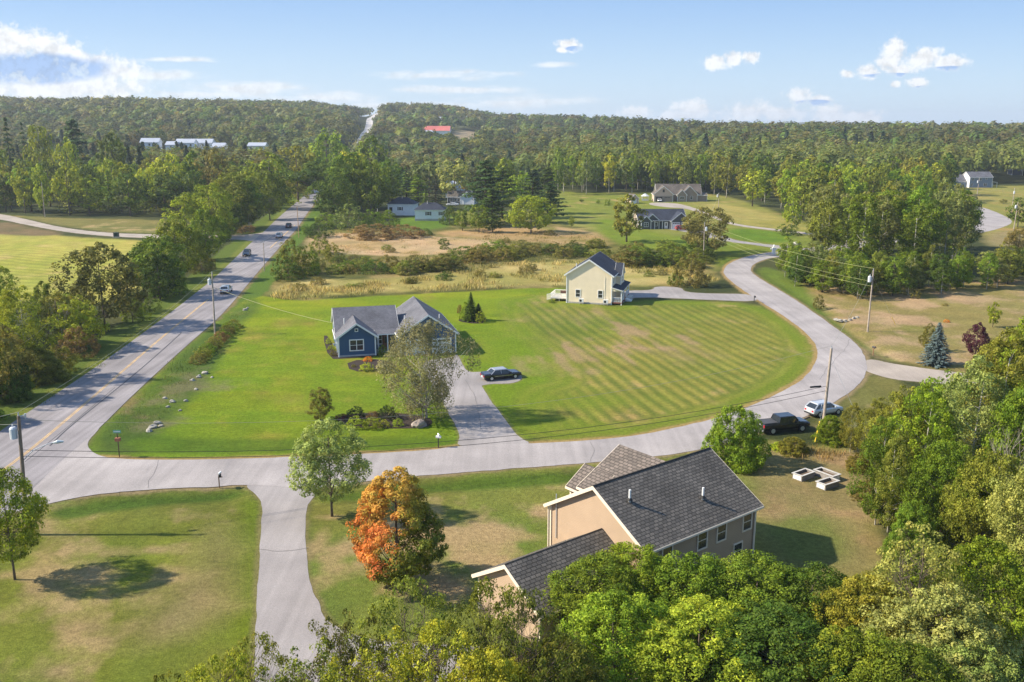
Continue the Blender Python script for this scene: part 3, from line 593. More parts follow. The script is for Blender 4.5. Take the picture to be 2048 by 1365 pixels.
def trunk_mesh(name, h, r0, cc, mat, seed, nl=10, bend=.3, fork=.3, stems=1, top=.8):
    rr = random.Random(seed); mb = MB()
    for s_ in range(stems):
        ox = 0 if stems == 1 else rr.uniform(-.35, .35); oy = 0 if stems == 1 else rr.uniform(-.35, .35)
        fx, fy = (rr.uniform(-bend, bend) + ox * 2.2, rr.uniform(-bend, bend) + oy * 2.2)
        sp = [Vector((ox + fx * (i / 6) ** 1.5, oy + fy * (i / 6) ** 1.5, h * top * i / 6 - .3 * (i == 0))) for i in range(7)]
        mb.tube(sp, [r0 * (1.25 if i == 0 else 1) * (1 - .12 * i) / (1 if stems == 1 else 1.5) for i in range(7)], 7)
        if len(cc):
            idx = rr.sample(range(len(cc)), min(nl, len(cc)))
            for i in idx:
                e = Vector(cc[i]); zz = max(h * .12, min(h * top * .95, e.z - (Vector((e.x, e.y, 0)).length) * rr.uniform(.5, .9)))
                k = zz / (h * top); b0 = Vector((ox + fx * k ** 1.5, oy + fy * k ** 1.5, zz)); m_ = b0.lerp(e, .5) + Vector((0, 0, -.05 * h * fork))
                q = r0 * (1 - .72 * k) * .42
                mb.tube([b0, m_, e], [q, q * .65, q * .2], 5, cap=False)
    return mb
TREES = {}
def proto(key, crown=None, trunk=None): TREES[key] = (crown, trunk)
def deciduous(key, seed, prof, R0, z0, ncl, lpc, leaf, bark=BARK, tr=.16, asp=.55, nl=10, stems=1, **kw):
    P, Nn, lc, cc, r = crown_parts(seed, prof, R0, z0, 9.6, ncl, lpc, leaf, **kw)
    P[:, 2] = np.maximum(P[:, 2], .15)
    me = leaf_mesh('crown', P, Nn, leaf * (.5 + 1.1 * r.random(len(P)) ** 1.5), asp, lc, r, [LEAF])
    mb = trunk_mesh('trunk', 10, tr, cc, bark, seed, nl, stems=stems); o = mb.build('trunk', bark, smooth=True); tm = o.data; bpy.data.objects.remove(o)
    proto(key, me, tm)
def pine(key, seed, leaf, nb, per, flat_=.22, R0=2.6):
    r = np.random.default_rng(seed); rr = random.Random(seed); mb = MB()
    mb.tube([(0, 0, -.3), (0, 0, 5), (.1, 0, 9.5)], [.2, .13, .03], 7); P = []; Nn = []; lc = []
    for i in range(nb):
        t = (i + rr.random()) / nb; z = 1.8 + 7.6 * t; L_ = R0 * (1.06 - t) ** .75 * rr.uniform(.55, 1.15); a = i * 2.4 + rr.uniform(-.5, .5)
        tip = Vector((math.cos(a) * L_, math.sin(a) * L_, z + L_ * .12)); mb.tube([(0, 0, z - .1 * L_), tip * .6 + Vector((0, 0, (z) * .4)), tip], [.05, .03, .012], 4, cap=False)
        cb, chh = r.random(), r.random()
        for k in range(3):
            f = .45 + .28 * k; c = np.array(tip) * f + np.array([0, 0, (z) * (1 - f)]); rad = L_ * (.42 - .06 * k) + .25
            d = rdirs(r, per // 3); p = c + d * rad * (r.random((len(d), 1)) ** .5) * np.array([1, 1, flat_]); P.append(p)
            Nn.append(unit(d * np.array([.5, .5, .6]) + np.array([0, 0, .75]) + rdirs(r, len(d)) * .4))
            lc.append(np.stack([.55 * cb + .45 * r.random(len(d)), .6 * chh + .4 * r.random(len(d)), r.random(len(d))], 1))
    P = np.concatenate(P); Nn = np.concatenate(Nn); lc = np.concatenate(lc)
    me = leaf_mesh('crown', P, Nn, leaf * (.6 + .8 * r.random(len(P))), .35, lc, r, [LEAF])
    o = mb.build('trunk', BARK, smooth=True); tm = o.data; bpy.data.objects.remove(o); proto(key, me, tm)
def spruce(key, seed, leaf, whorls, per, R0=2.0, z0=.6):
    r = np.random.default_rng(seed); rr = random.Random(seed); mb = MB(); mb.tube([(0, 0, -.3), (0, 0, 9.7)], [.16, .02], 6); P = []; Nn = []; lc = []; AL = []
    for w in range(whorls):
        t = (w + .5) / whorls; z = z0 + (9.9 - z0) * t; nb = 9 - int(4 * t); a0 = rr.random() * 6.28
        for b in range(nb):
            a = a0 + 6.283 * b / nb + rr.uniform(-.2, .2); L_ = R0 * (1.03 - t) ** .9 * rr.uniform(.78, 1.1); n = max(6, int(per * (1.1 - t)))
            s = r.random(n) ** .7; w_ = (1 - s) * .3 * L_ + .06; lat = r.normal(size=n) * w_ * .7
            x = s * L_; p = np.stack([np.cos(a) * x - np.sin(a) * lat, np.sin(a) * x + np.cos(a) * lat, z - .32 * x + .14 * x * x / max(L_, .1) - np.abs(lat) * .25 - r.random(n) * .12], 1)
            P.append(p); cb = r.random(); AL.append(np.tile([np.cos(a), np.sin(a), -.25], (n, 1)))
            Nn.append(unit(np.stack([np.cos(a) * .5 + 0 * x, np.sin(a) * .5 + 0 * x, .8 + 0 * x], 1) + rdirs(r, n) * .5))
            lc.append(np.stack([.5 * cb + .3 * r.random(n) + .2 * s, r.random(n), r.random(n)], 1))
    P = np.concatenate(P); me = leaf_mesh('crown', P, np.concatenate(Nn), leaf * (.6 + .8 * r.random(len(P))), .4, np.concatenate(lc), r, [LEAF], along=np.concatenate(AL))
    o = mb.build('trunk', BARK, smooth=True); tm = o.data; bpy.data.objects.remove(o); proto(key, me, tm)
def bare(key, seed, depth=5, r0=.16, spread=.55, mat=None):
    rr = random.Random(seed); mb = MB()
    def br(p, d, L_, r_, k):
        pts = [p]; q = p
        for i in range(3): d = (d + Vector((rr.uniform(-.16, .16), rr.uniform(-.16, .16), rr.uniform(-.05, .12)))).normalized(); q = q + d * L_ / 3; pts.append(q)
        mb.tube(pts, [r_, r_ * .88, r_ * .76, r_ * .62], 6 if k > 3 else 4, cap=False)
        if k <= 0: return
        for j in range(rr.choice((2, 3))):
            ax = Vector((rr.uniform(-1, 1), rr.uniform(-1, 1), rr.uniform(-.2, .5))).normalized(); nd = (d + ax * spread * rr.uniform(.7, 1.5)).normalized()
            br(pts[rr.choice((2, 3, 3))], nd, L_ * rr.uniform(.62, .85), r_ * .6, k - 1)
    br(Vector((0, 0, -.2)), Vector((0, 0, 1)), 3.0, r0, depth)
    z = max(v[2] for v in mb.v); k = 10 / z; mb.v = [(x * k, y * k, max(zz * k, -.4)) for x, y, zz in mb.v]
    o = mb.build('trunk', mat or BARK, smooth=True); tm = o.data; bpy.data.objects.remove(o); proto(key, None, tm)
# far level: leaves about .45 m on a 15 m tree (prototypes are 10 m tall)
for i in range(4): deciduous('far_round%d' % i, 10 + i, 'round', 3.7, 2.2, 80, 26, .30, crad=.24, tr=.2, nl=5, lob=.34)
for i in range(3): deciduous('far_oval%d' % i, 20 + i, 'oval', 2.7, 1.6, 75, 26, .27, crad=.27, tr=.17, nl=5, lob=.34)
for i in range(4): deciduous('far_poplar%d' % i, 30 + i, 'vase' if i % 2 else 'oval', 1.85, 1.6, 70, 28, .22, crad=.36, tr=.10, bark=BIRCH, nl=5, lob=.4)
for i in range(3): deciduous('far_bush%d' % i, 40 + i, 'bush', 6.0, .6, 50, 26, .42, crad=.22, tr=.15, nl=4)
for i in range(2): pine('far_pine%d' % i, 50 + i, .3, 34, 60)
for i in range(2): spruce('far_spruce%d' % i, 60 + i, .26, 16, 12)
# middle level
for i in range(4): deciduous('mid_round%d' % i, 110 + i, 'round', 4.4, 1.4, 170, 62, .17, crad=.19, nl=14, lob=.38, rnd=.7)
for i in range(3): deciduous('mid_oval%d' % i, 120 + i, 'oval', 3.2, 1.0, 150, 60, .15, crad=.21, nl=14, lob=.36, rnd=.7)
for i in range(4): deciduous('mid_poplar%d' % i, 130 + i, 'vase' if i % 2 else 'oval', 1.9, 1.2, 130, 50, .12, crad=.3, tr=.09, bark=BIRCH, nl=12, lob=.4)
for i in range(3): deciduous('mid_bush%d' % i, 140 + i, 'bush', 6.2, .4, 100, 50, .24, crad=.17, tr=.14, nl=8, stems=3)
for i in range(2): spruce('mid_spruce%d' % i, 160 + i, .15, 30, 60)
pine('mid_pine0', 165, .17, 60, 150)
# near level
for i in range(3): deciduous('near_maple%d' % i, 210 + i, 'round', 4.3, .8, 560, 80, .088, crad=.125, nl=36, lob=.32, rnd=.85, asp=.6)
for i in range(3): deciduous('near_poplar%d' % i, 220 + i, 'oval', 2.3, .9, 260, 85, .075, crad=.2, tr=.09, bark=BIRCH, nl=30, lob=.4, rnd=.85)
for i in range(2): deciduous('near_bush%d' % i, 230 + i, 'bush', 6, .3, 420, 95, .14, crad=.13, tr=.14, nl=14, stems=3, rnd=.6)
for i in range(2): deciduous('near_open%d' % i, 240 + i, 'vase', 4.2, 2.2, 170, 60, .095, crad=.13, nl=60, lob=.45, rnd=.7, shell=.6, stems=3, tr=.12)
deciduous('arch_oak', 245, 'vase', 4.6, 4.4, 150, 60, .17, crad=.2, nl=20, lob=.35, rnd=.5, shell=.4, stems=2, tr=.26)
deciduous('near_young0', 251, 'oval', 3.6, 2.2, 330, 75, .095, crad=.15, nl=34, lob=.26, rnd=.5, tr=.13)
deciduous('near_young1', 252, 'oval', 3.9, 2.6, 300, 75, .1, crad=.16, nl=34, lob=.3, rnd=.5, tr=.13)
deciduous('weeping_birch', 261, 'round', 4.3, 1.0, 330, 85, .1, crad=.15, nl=34, lob=.6, rnd=.7, shell=.35, bark=BIRCH, stems=3, tr=.13, asp=.4, flat_=1.5)
for i in range(3): bare('bare%d' % i, 70 + i, 5, mat=flat('dead_bark%d' % i, (.30, .26, .21), .9, noise=.2))
bare('bare_dark', 79, 5, .14, .8, mat=flat('twig_bark', (.12, .10, .08), .9))

TINTS = {'green': (.135, .185, .018), 'bright': (.20, .245, .02), 'yellow': (.27, .285, .025), 'olive': (.18, .185, .028), 'dark': (.085, .12, .017),
         'brown': (.20, .17, .045), 'grey': (.165, .185, .055), 'pine': (.05, .085, .03), 'blue': (.12, .175, .19), 'rust': (.20, .12, .045), 'purple': (.085, .02, .03),
         'gold': (.27, .265, .03), 'lime': (.29, .35, .03), 'silver': (.235, .255, .07), 'russet': (.175, .155, .032), 'vivid': (.165, .215, .016), 'orange': (.62, .22, .02)}
TINTS = {k: (v[0] * 1.13, v[1] * 1.12, v[2]) if k not in ('blue', 'purple', 'rust', 'brown', 'orange', 'russet') else v for k, v in TINTS.items()}
NTREE = [0]
def T(key, x, y, h, w, tint, name, label, cat='tree', group=None, rz=None, z=None, jit=.12, vcol=None):
    """one tree: an Empty at the foot, with trunk and crown under it"""
    NTREE[0] += 1; rr = random.Random(NTREE[0] * 31 + int(x * 3) + int(y * 5)); cm, tm = TREES[key]
    zz = Hf(x, y) if z is None else z
    r0 = max(abs(v) for v in (BB[key] if key in BB else BB.setdefault(key, bbox(key))))
    e = empty(name, (x, y, zz - .05), rr.uniform(0, 6.28) if rz is None else rz, label, cat, group, (w / 2 / r0, w / 2 / r0, h / 10.0))
    t = bpy.data.objects.new('trunk', tm); COL.objects.link(t); t.parent = e
    if cm:
        c = bpy.data.objects.new('crown' if cat == 'tree' else 'foliage', cm); COL.objects.link(c); c.parent = e
        k = TINTS[tint] if isinstance(tint, str) else tint; b = rr.uniform(1 - jit * 1.6, 1 + jit * 1.6)
        c.color = (k[0] * b * rr.uniform(1 - jit, 1 + jit), k[1] * b, k[2] * b * rr.uniform(1 - jit, 1 + jit), 1)
    return e
BB = {}
def bbox(key):
    cm, tm = TREES[key]; me = cm or tm; a = np.empty(len(me.vertices) * 3, np.float32); me.vertices.foreach_get('co', a); a = a.reshape(-1, 3)
    return (float(np.percentile(np.abs(a[:, :2]), 98)),)
def TP(key, px, py, pytop, wpx, tint, name, label, cat='tree', group=None, **kw):
    """tree whose foot shows at (px,py), whose top shows at row pytop and which is wpx wide"""
    p = at(px, py); d = p.y * CT + CH * ST
    if px < 560 and py < 860 and wpx * d / F > 2.5 and kw.pop('verge', True):      # keep a mown verge between the trees and the main road
        A = np.array(mlw)
        for _ in range(12):
            q = A[np.argmin(np.hypot(A[:, 0] - p.x, A[:, 1] - p.y))]; need = wpx * d / F * .36 + 2.4
            if p.x < q[0] and q[0] - p.x >= need or p.y > 330: break
            p.x = min(p.x, q[0]) - .5 if q[0] - p.x < need else p.x
            if q[0] - p.x < need: p.x = q[0] - need
    return T(key, p.x, p.y, top_h(px, pytop, p.y), wpx * d / F, tint, name, label, cat, group, **kw)
def TD(key, px, pytop, D, wpx, tint, name, label, cat='tree', group=None, **kw):
    """tree whose foot is hidden: column, top row and distance"""
    p = at_d(px, D); return T(key, p.x, p.y, max(2, top_h(px, pytop, D)), wpx * D / F, tint, name, label, cat, group, **kw)
# ------------------------------------------------------------------ trees, one by one
W_ = 'broadleaf_tree'
# lawns in the foreground
TP('near_young0', 664, 1033, 832, 140, (.29, .31, .085), 'maple_tree', 'young silvery green maple standing alone beside the near driveway at the road')
TP('near_young1', 30, 1160, 935, 150, 'bright', 'maple_tree', 'young green maple on the lower left lawn under the street lamp pole')
TP('weeping_birch', 850, 838, 643, 178, (.205, .2, .085), 'birch_tree', 'ragged grey-green weeping birch by the boulder in front of the blue garage')
TP('mid_oval1', 641, 842, 772, 50, 'russet', 'cherry_tree', 'small dark olive tree on the blue house lawn left of the hedge bed')
TP('bare_dark', 551, 645, 586, 62, 'olive', 'apple_tree', 'small leafless fruit tree alone on the lawn behind the hedge row')
TP('near_bush0', 1468, 930, 808, 118, 'vivid', 'round_tree', 'full bright green bushy tree between the roadside and the brown roof')
# half orange, half green maple
def autumn():
    P, Nn, lc, cc, r = crown_parts(311, 'oval', 3.1, .5, 9.7, 420, 80, .1, crad=.15, lob=.3, rnd=.55)
    k = np.clip(.5 - P[:, 0] / 3.4 + .12 * (P[:, 2] - 6) + .3 * (r.random(len(P)) - .5) + .45 * (lc[:, 1] - .5) - .05 * np.clip(4 - P[:, 2], 0, 3), 0, 1)
    hi = np.clip((P[:, 2] - 5.5) / 3, 0, 1)
    red = np.array([.50, .145, .04]); yel = np.array([.52, .32, .06]); grn = np.array([.17, .19, .025]); olv = np.array([.36, .28, .04])
    a = red + (yel - red) * np.clip(hi * .9 + .25 * np.sin(P[:, 1] * 1.7 + P[:, 2] * 1.3) + .15, 0, 1)[:, None]
    b = grn + (olv - grn) * hi[:, None]; s = np.clip((k - .42) * 3.2, 0, 1)[:, None]; tint = b * (1 - s) + a * s
    me = leaf_mesh('crown', P, Nn, .1 * (.6 + .8 * r.random(len(P))), .55, lc, r, [LEAF_AT], tint=tint)
    o = trunk_mesh('trunk', 10, .17, cc, BARK, 5, 30).build('trunk', BARK, smooth=True); tm = o.data; bpy.data.objects.remove(o); proto('autumn_maple', me, tm)
autumn()
TP('autumn_maple', 795, 1168, 938, 182, 'orange', 'maple_tree', 'large maple turning orange on its left side and still green on its right', rz=.25)
# garden trees to the right
TP('mid_spruce0', 1871, 730, 643, 52, 'blue', 'spruce_tree', 'blue spruce on the dry lawn beside the gravel drive')
TP('mid_oval0', 1855, 703, 645, 34, 'russet', 'cedar_tree', 'narrow rusty green cedar just behind the blue spruce')
TP('mid_oval2', 1950, 714, 643, 55, 'purple', 'plum_tree', 'dark purple leaved plum tree on the dry lawn at the right')
TP('mid_spruce1', 942, 642, 583, 30, 'dark', 'spruce_tree', 'tall dark spruce in the round bed on the lawn behind the blue house')
TP('mid_spruce0', 957, 641, 606, 26, (.04, .07, .03), 'spruce_tree', 'shorter bluish spruce at the right of the round bed on the lawn')
TP('mid_bush0', 931, 641, 604, 24, 'bright', 'shrub', 'light green bush at the left foot of the lawn spruces', 'shrub')
TP('mid_bush1', 961, 645, 622, 22, 'lime', 'shrub', 'yellow-green bush at the right foot of the lawn spruces', 'shrub')
TP('mid_bush2', 919, 627, 609, 12, 'rust', 'shrub', 'small reddish bush left of the lawn spruces', 'shrub')
# round bright tree and single trees in the pasture
TP('mid_round0', 1062, 466, 390, 88, 'bright', 'maple_tree', 'big round bright green tree standing alone at the edge of the meadow')
TP('mid_round1', 1413, 509, 413, 105, 'brown', 'oak_tree', 'wide brownish olive tree beside the bend, right of the grey house')
TP('far_oval1', 1253, 484, 388, 60, 'olive', W_, 'thin trunked olive tree at the left gable of the grey house')
TP('mid_bush1', 1380, 572, 508, 70, 'russet', 'shrub', 'brownish bushy thicket by the road bend above the yellow house drive', 'shrub')
TP('mid_bush2', 1352, 570, 545, 36, 'green', 'shrub', 'low green bush left of the brownish thicket by the road bend', 'shrub')
TP('far_poplar0', 1582, 468, 385, 34, 'yellow', 'poplar_tree', 'slim yellow-green poplar at the wood edge right of the upper drive')
TP('mid_oval2', 1835, 582, 535, 34, 'grey', W_, 'small grey-green tree on the edge of the dry field before the tree belt')
TP('far_oval0', 1985, 655, 600, 26, 'bright', W_, 'small round-headed light green tree at the right above the plum tree')
TP('mid_bush0', 1637, 617, 590, 26, 'russet', 'shrub', 'small dark brownish bush on the verge of the curving road', 'shrub')
TP('mid_round2', 2035, 505, 455, 60, 'brown', W_, 'brownish small tree by the turning circle at the right edge')
TP('far_round1', 2035, 455, 395, 44, 'dark', W_, 'dark tree beyond the turning circle at the right edge')
TP('far_round0', 2006, 408, 398, 16, 'russet', 'shrub', 'small reddish round tree by the road to the blue-grey house', 'shrub')
for px, py, pt, w, t, l in ((1216, 412, 397, 14, 'green', 'round green bush on the pasture left of the shed'), (1163, 405, 397, 10, 'green', 'small green bush on the pasture by the wood, left one'),
                            (1196, 408, 399, 9, 'green', 'small green bush on the pasture by the wood, middle one'), (1143, 455, 430, 12, 'bright', 'small upright light tree in the meadow right of the big round tree'),
                            (1890, 612, 606, 14, 'russet', 'low clump of brown grass on the dry field'), (1830, 597, 575, 20, 'brown', 'brown bush at the foot of the small grey-green tree')):
    TP('far_bush0' if w > 12 else 'far_oval0', px, py, pt, w, t, 'shrub', l, 'shrub')
# left of the main road, from near to far
L_ = [
 ('near_poplar0', 55, 760, 560, 110, 'yellow', 'broadleaf_tree', 'tall yellow-green tree in the roadside belt at the left edge'),
 ('near_poplar1', -5, 700, 500, 90, 'yellow', 'broadleaf_tree', 'light yellow-green tree cut by the left edge of the picture'),
 ('mid_round3', 30, 800, 650, 130, 'russet', 'broadleaf_tree', 'brown-olive rounded tree low in the roadside belt at the left edge'),
 ('near_bush1', 40, 850, 745, 130, 'green', 'shrub', 'grey-green thicket next to the main road in the lower left corner'),
 ('near_bush0', 105, 800, 700, 90, 'dark', 'shrub', 'dark thicket between the grey-green bush and the dead trees'),
 ('mid_round0', 240, 655, 488, 150, 'russet', 'oak_tree', 'big dark golden-brown oak beside the mown field'),
 ('mid_oval0', 165, 700, 590, 90, 'yellow', 'broadleaf_tree', 'yellowish ragged tree right of the dead trees'),
 ('mid_oval1', 120, 690, 580, 80, 'olive', 'broadleaf_tree', 'olive tree behind the bare dead trees'),
 ('mid_round2', -40, 690, 520, 150, 'olive', 'broadleaf_tree', 'olive treetop just outside the left edge above the yellow tree'),
 ('mid_oval2', 95, 655, 560, 70, 'green', 'broadleaf_tree', 'small green tree at the field side behind the dead trees'),
 ('near_bush1', 75, 765, 690, 100, 'olive', 'shrub', 'olive brush under the tall yellow-green tree at the left edge'),
 ('near_poplar2', 150, 665, 585, 70, 'bright', 'broadleaf_tree', 'light green tree between the dead trees and the golden-brown oak'),
 ('mid_bush1', 285, 640, 600, 60, 'green', 'shrub', 'green brush at the right foot of the golden-brown oak'),
 ('mid_bush0', 190, 715, 655, 80, 'rust', 'shrub', 'rusty brown brush under the golden-brown oak'),
 ('mid_bush2', 150, 745, 690, 80, 'olive', 'shrub', 'yellow-olive brush at the road side below the dead trees'),
 ('mid_round1', 350, 590, 470, 120, 'green', 'broadleaf_tree', 'full mid green tree right of the golden-brown oak'),
 ('mid_round2', 395, 560, 440, 120, 'vivid', 'broadleaf_tree', 'tall bright green tree near the gravel road junction'),
 ('mid_oval2', 330, 600, 500, 80, 'dark', 'broadleaf_tree', 'dark green tree tucked behind the golden-brown oak'),
 ('mid_round3', 440, 520, 420, 90, 'green', 'broadleaf_tree', 'green tree leaning over the gravel road junction'),
 ('mid_bush1', 400, 590, 530, 80, 'green', 'shrub', 'green thicket on the verge below the bright green tree'),
 ('mid_bush0', 455, 540, 495, 60, 'dark', 'shrub', 'dark thicket on the verge just before the gravel road junction'),
 ('mid_bush2', 340, 625, 585, 60, 'dark', 'shrub', 'dark undergrowth right of the golden-brown oak by the road'),
 ('mid_oval0', 375, 480, 385, 90, 'bright', 'broadleaf_tree', 'bright yellow-green tree just beyond the gravel road'),
 ('mid_round1', 425, 478, 366, 100, 'yellow', 'broadleaf_tree', 'yellowish tall tree beyond the gravel road, left of the white trunks'),
 ('mid_round0', 500, 458, 345, 120, 'olive', 'broadleaf_tree', 'large olive-yellow tree above the group of white trunks'),
 ('mid_poplar0', 485, 460, 350, 50, 'olive', 'birch_tree', 'leaning white-trunked birch at the gravel road corner'),
 ('mid_poplar1', 508, 459, 352, 46, 'green', 'birch_tree', 'upright white-trunked birch at the gravel road corner'),
 ('mid_poplar2', 525, 456, 350, 44, 'bright', 'birch_tree', 'slim white-trunked birch nearest the main road at the gravel road corner'),
 ('mid_round2', 540, 440, 342, 80, 'green', 'broadleaf_tree', 'green tree over the main road bank beyond the white trunks'),
 ('mid_oval1', 460, 472, 400, 60, 'dark', 'broadleaf_tree', 'dark low tree beside the white trunks'),
 ('mid_bush1', 495, 466, 448, 40, 'rust', 'shrub', 'rust coloured brush at the foot of the white trunks'),
 ('far_bush0', 575, 412, 385, 44, 'bright', 'shrub', 'light green bush left of the main road under the arching tree'),
 ('far_bush1', 598, 398, 376, 40, 'olive', 'shrub', 'olive bush left of the main road farther on, under the arching tree'),
 # right of the main road
 ('arch_oak', 652, 418, 322, 150, 'dark', 'oak_tree', 'dark broad oak whose forked trunk arches over the main road'),
 ('mid_round0', 700, 430, 305, 100, 'green', 'oak_tree', 'large green oak in the clump right of the main road'),
 ('mid_round2', 745, 432, 320, 95, 'green', 'oak_tree', 'large oak with a yellowish crown at the right of the roadside clump'),
 ('mid_round1', 668, 440, 350, 80, 'dark', 'oak_tree', 'dark lower oak in front of the roadside clump'),
 ('mid_round1', 730, 420, 345, 90, 'dark', 'oak_tree', 'deep green tree at the back of the roadside clump'),
 ('mid_bush0', 700, 458, 408, 66, 'grey', 'shrub', 'grey-green willow bush in front of the roadside oaks'),
 ('mid_bush1', 655, 455, 425, 60, 'green', 'shrub', 'green bush at the verge right of the dark car'),
 ('mid_bush2', 640, 475, 445, 54, 'dark', 'shrub', 'dark bush at the verge by the orange guy post'),
 ('mid_bush1', 745, 456, 418, 50, 'green', 'shrub', 'green bush left of the small yellow bush by the white houses'),
 ('mid_bush0', 778, 452, 420, 40, 'bright', 'shrub', 'yellow-green bush in front of the left white house'),
 ('mid_bush1', 745, 476, 448, 110, 'rust', 'shrub', 'low rust-red bush, left one of two below the white houses'),
 ('mid_bush2', 806, 474, 449, 90, 'rust', 'shrub', 'low rust-red bush, right one of two below the white houses'),
 ('mid_bush0', 585, 555, 480, 70, 'olive', 'shrub', 'olive bush overhanging the main road opposite the gravel road'),
 ('mid_bush1', 610, 548, 492, 60, 'green', 'shrub', 'green bush beside the olive bush on the right road bank'),
 ('mid_bush2', 550, 545, 500, 50, 'russet', 'shrub', 'brown twiggy bush with pink blossom at the right road edge'),
 ('mid_bush0', 578, 560, 520, 60, 'dark', 'shrub', 'dark bush at the foot of the grey pole on the right road bank'),
 ('mid_bush1', 640, 508, 470, 40, 'olive', 'shrub', 'rounded bush at the left end of the pink-brown meadow'),
 ('mid_bush2', 668, 520, 486, 42, 'olive', 'shrub', 'rounded bush below the left end of the pink-brown meadow'),
 ('mid_bush0', 900, 450, 412, 40, 'dark', 'shrub', 'dense dark bush at the right end of the right white house'),
 ('mid_bush1', 612, 470, 448, 24, 'green', 'shrub', 'small green bush between the main road and the pink-brown meadow')]
for k in L_: TP(k[0], k[1], k[2], k[3], k[4], k[5], k[6], k[7], 'shrub' if k[6] == 'shrub' else 'tree')
for i, (px, py, pt, w, l) in enumerate(((100, 690, 585, 60, 'bare grey dead tree with spreading limbs in the roadside belt, left one'), (128, 700, 600, 50, 'bare grey dead tree in the roadside belt, right one of the pair'),
                                        (85, 665, 600, 34, 'thin bare dead tree behind the pair in the roadside belt'))):
    TP('bare%d' % i, px, py, pt, w, 'grey', 'dead_tree', l)
# left wood beyond the gravel road
L_ = [('far_oval0', 51, 427, 328, 40, 'yellow', 'birch_tree', 'yellow-green birch at the wood edge, left of the leaning pole'), ('far_oval1', 88, 431, 326, 34, 'yellow', 'birch_tree', 'yellow-green birch at the wood edge just above the leaning pole'),
 ('far_round0', 140, 431, 323, 62, 'bright', W_, 'light green tree at the wood edge with a pale trunk beside it'), ('far_oval2', 12, 424, 345, 50, 'dark', W_, 'dark tree at the wood edge, cut by the left border'),
 ('far_bush0', 200, 424, 392, 55, 'grey', 'shrub', 'grey-green willow bush, first from the left along the wood edge'), ('far_bush1', 245, 425, 390, 55, 'grey', 'shrub', 'grey-green willow bush, second from the left along the wood edge'),
 ('far_bush2', 290, 426, 388, 55, 'green', 'shrub', 'green willow bush, third from the left along the wood edge'), ('far_bush0', 335, 428, 392, 50, 'olive', 'shrub', 'dull olive willow bush, fourth from the left along the wood edge'),
 ('far_bush1', 262, 410, 360, 60, 'yellow', 'shrub', 'yellowish tall bush behind the grey-green willows'), ('far_bush2', 215, 408, 355, 50, 'green', 'shrub', 'green tall bush behind the grey-green willows'),
 ('far_bush0', 300, 408, 368, 50, 'bright', 'shrub', 'light green bush behind the third willow bush'), ('far_spruce0', 180, 425, 360, 30, 'dark', 'spruce_tree', 'dark spruce right of the pale-trunked tree at the wood edge')]
for k in L_: TP(k[0], k[1], k[2], k[3], k[4], k[5], k[6], k[7], 'shrub' if k[6] == 'shrub' else 'tree')
TP('bare1', 119, 425, 348, 14, 'grey', 'dead_tree', 'white bare dead trunk standing at the left wood edge')
for k in (('far_spruce0', 38, 230, 440, 42, 'pine', 'spruce_tree', 'tall dark spruce rising above the left wood'), ('far_spruce1', 68, 240, 450, 28, 'pine', 'spruce_tree', 'narrow dark spruce right of the tallest spruce on the left'),
          ('far_pine0', 166, 229, 450, 66, 'pine', 'pine_tree', 'broad dark white pine rising above the left wood'), ('far_spruce1', 107, 250, 450, 22, 'dark', 'spruce_tree', 'dark pointed spruce between the tall spruce and the broad pine'),
          ('far_round1', 95, 248, 430, 50, 'bright', W_, 'light yellow-green treetop below the dark pointed spruce'), ('far_round0', 148, 272, 420, 50, 'yellow', W_, 'yellow treetop below the broad pine in the left wood'),
          ('far_oval0', 5, 265, 430, 50, 'yellow', W_, 'yellow-green treetop at the left border below the spruces'), ('far_round3', 240, 262, 440, 60, 'dark', W_, 'dark rounded tree right of the broad pine'),
          ('far_round2', 350, 305, 380, 70, 'yellow', W_, 'bright yellow-green rounded tree in the middle of the left wood'), ('far_round0', 305, 325, 375, 54, 'yellow', W_, 'golden-green rounded tree left of the brightest one in the left wood'),
          ('far_round1', 435, 295, 390, 56, 'russet', W_, 'dark olive tree right of the brightest tree in the left wood'), ('far_round2', 235, 315, 390, 60, 'bright', W_, 'light tree below the dark rounded one in the left wood'),
          ('far_oval1', 395, 300, 400, 44, 'green', W_, 'green tree between the brightest and the dark olive tree of the left wood'),
          ('far_round3', 545, 305, 385, 90, 'bright', W_, 'broad light green tree left above the arching oak'), ('far_round1', 600, 290, 420, 80, 'olive', W_, 'olive-green tree behind the arching oak'),
          ('far_round0', 660, 255, 520, 80, 'bright', W_, 'pale green wide tree beside the road gap'), ('far_oval2', 745, 262, 480, 60, 'green', W_, 'pale green tall tree right of the road gap'),
          ('far_round2', 708, 300, 430, 60, 'yellow', W_, 'golden topped tree behind the roadside oaks')):
    TD(*k)
def scatter(poly, n, spacing, seed):
    xs = [p[0] for p in poly]; ys = [p[1] for p in poly]; rr = random.Random(seed); out = []; g = np.array(poly)
    for _ in range(n * 40):
        x, y = rr.uniform(min(xs), max(xs)), rr.uniform(min(ys), max(ys))
        if sdist(poly, np.array([x]), np.array([y]))[0] < 0: continue
        if all((x - a) ** 2 + (y - b) ** 2 > spacing ** 2 for a, b in out): out.append((x, y))
        if len(out) >= n: break
    return out
def wd(*pts): return [tuple(at_d(px, D)[:2]) for px, D in pts]
ADJ = {'green': 'mid green', 'bright': 'light green', 'yellow': 'yellow-green', 'olive': 'olive', 'dark': 'dark green', 'brown': 'brown-tinged', 'grey': 'grey-green', 'russet': 'olive-brown', 'pine': 'blackish green'}
SEEN = {}
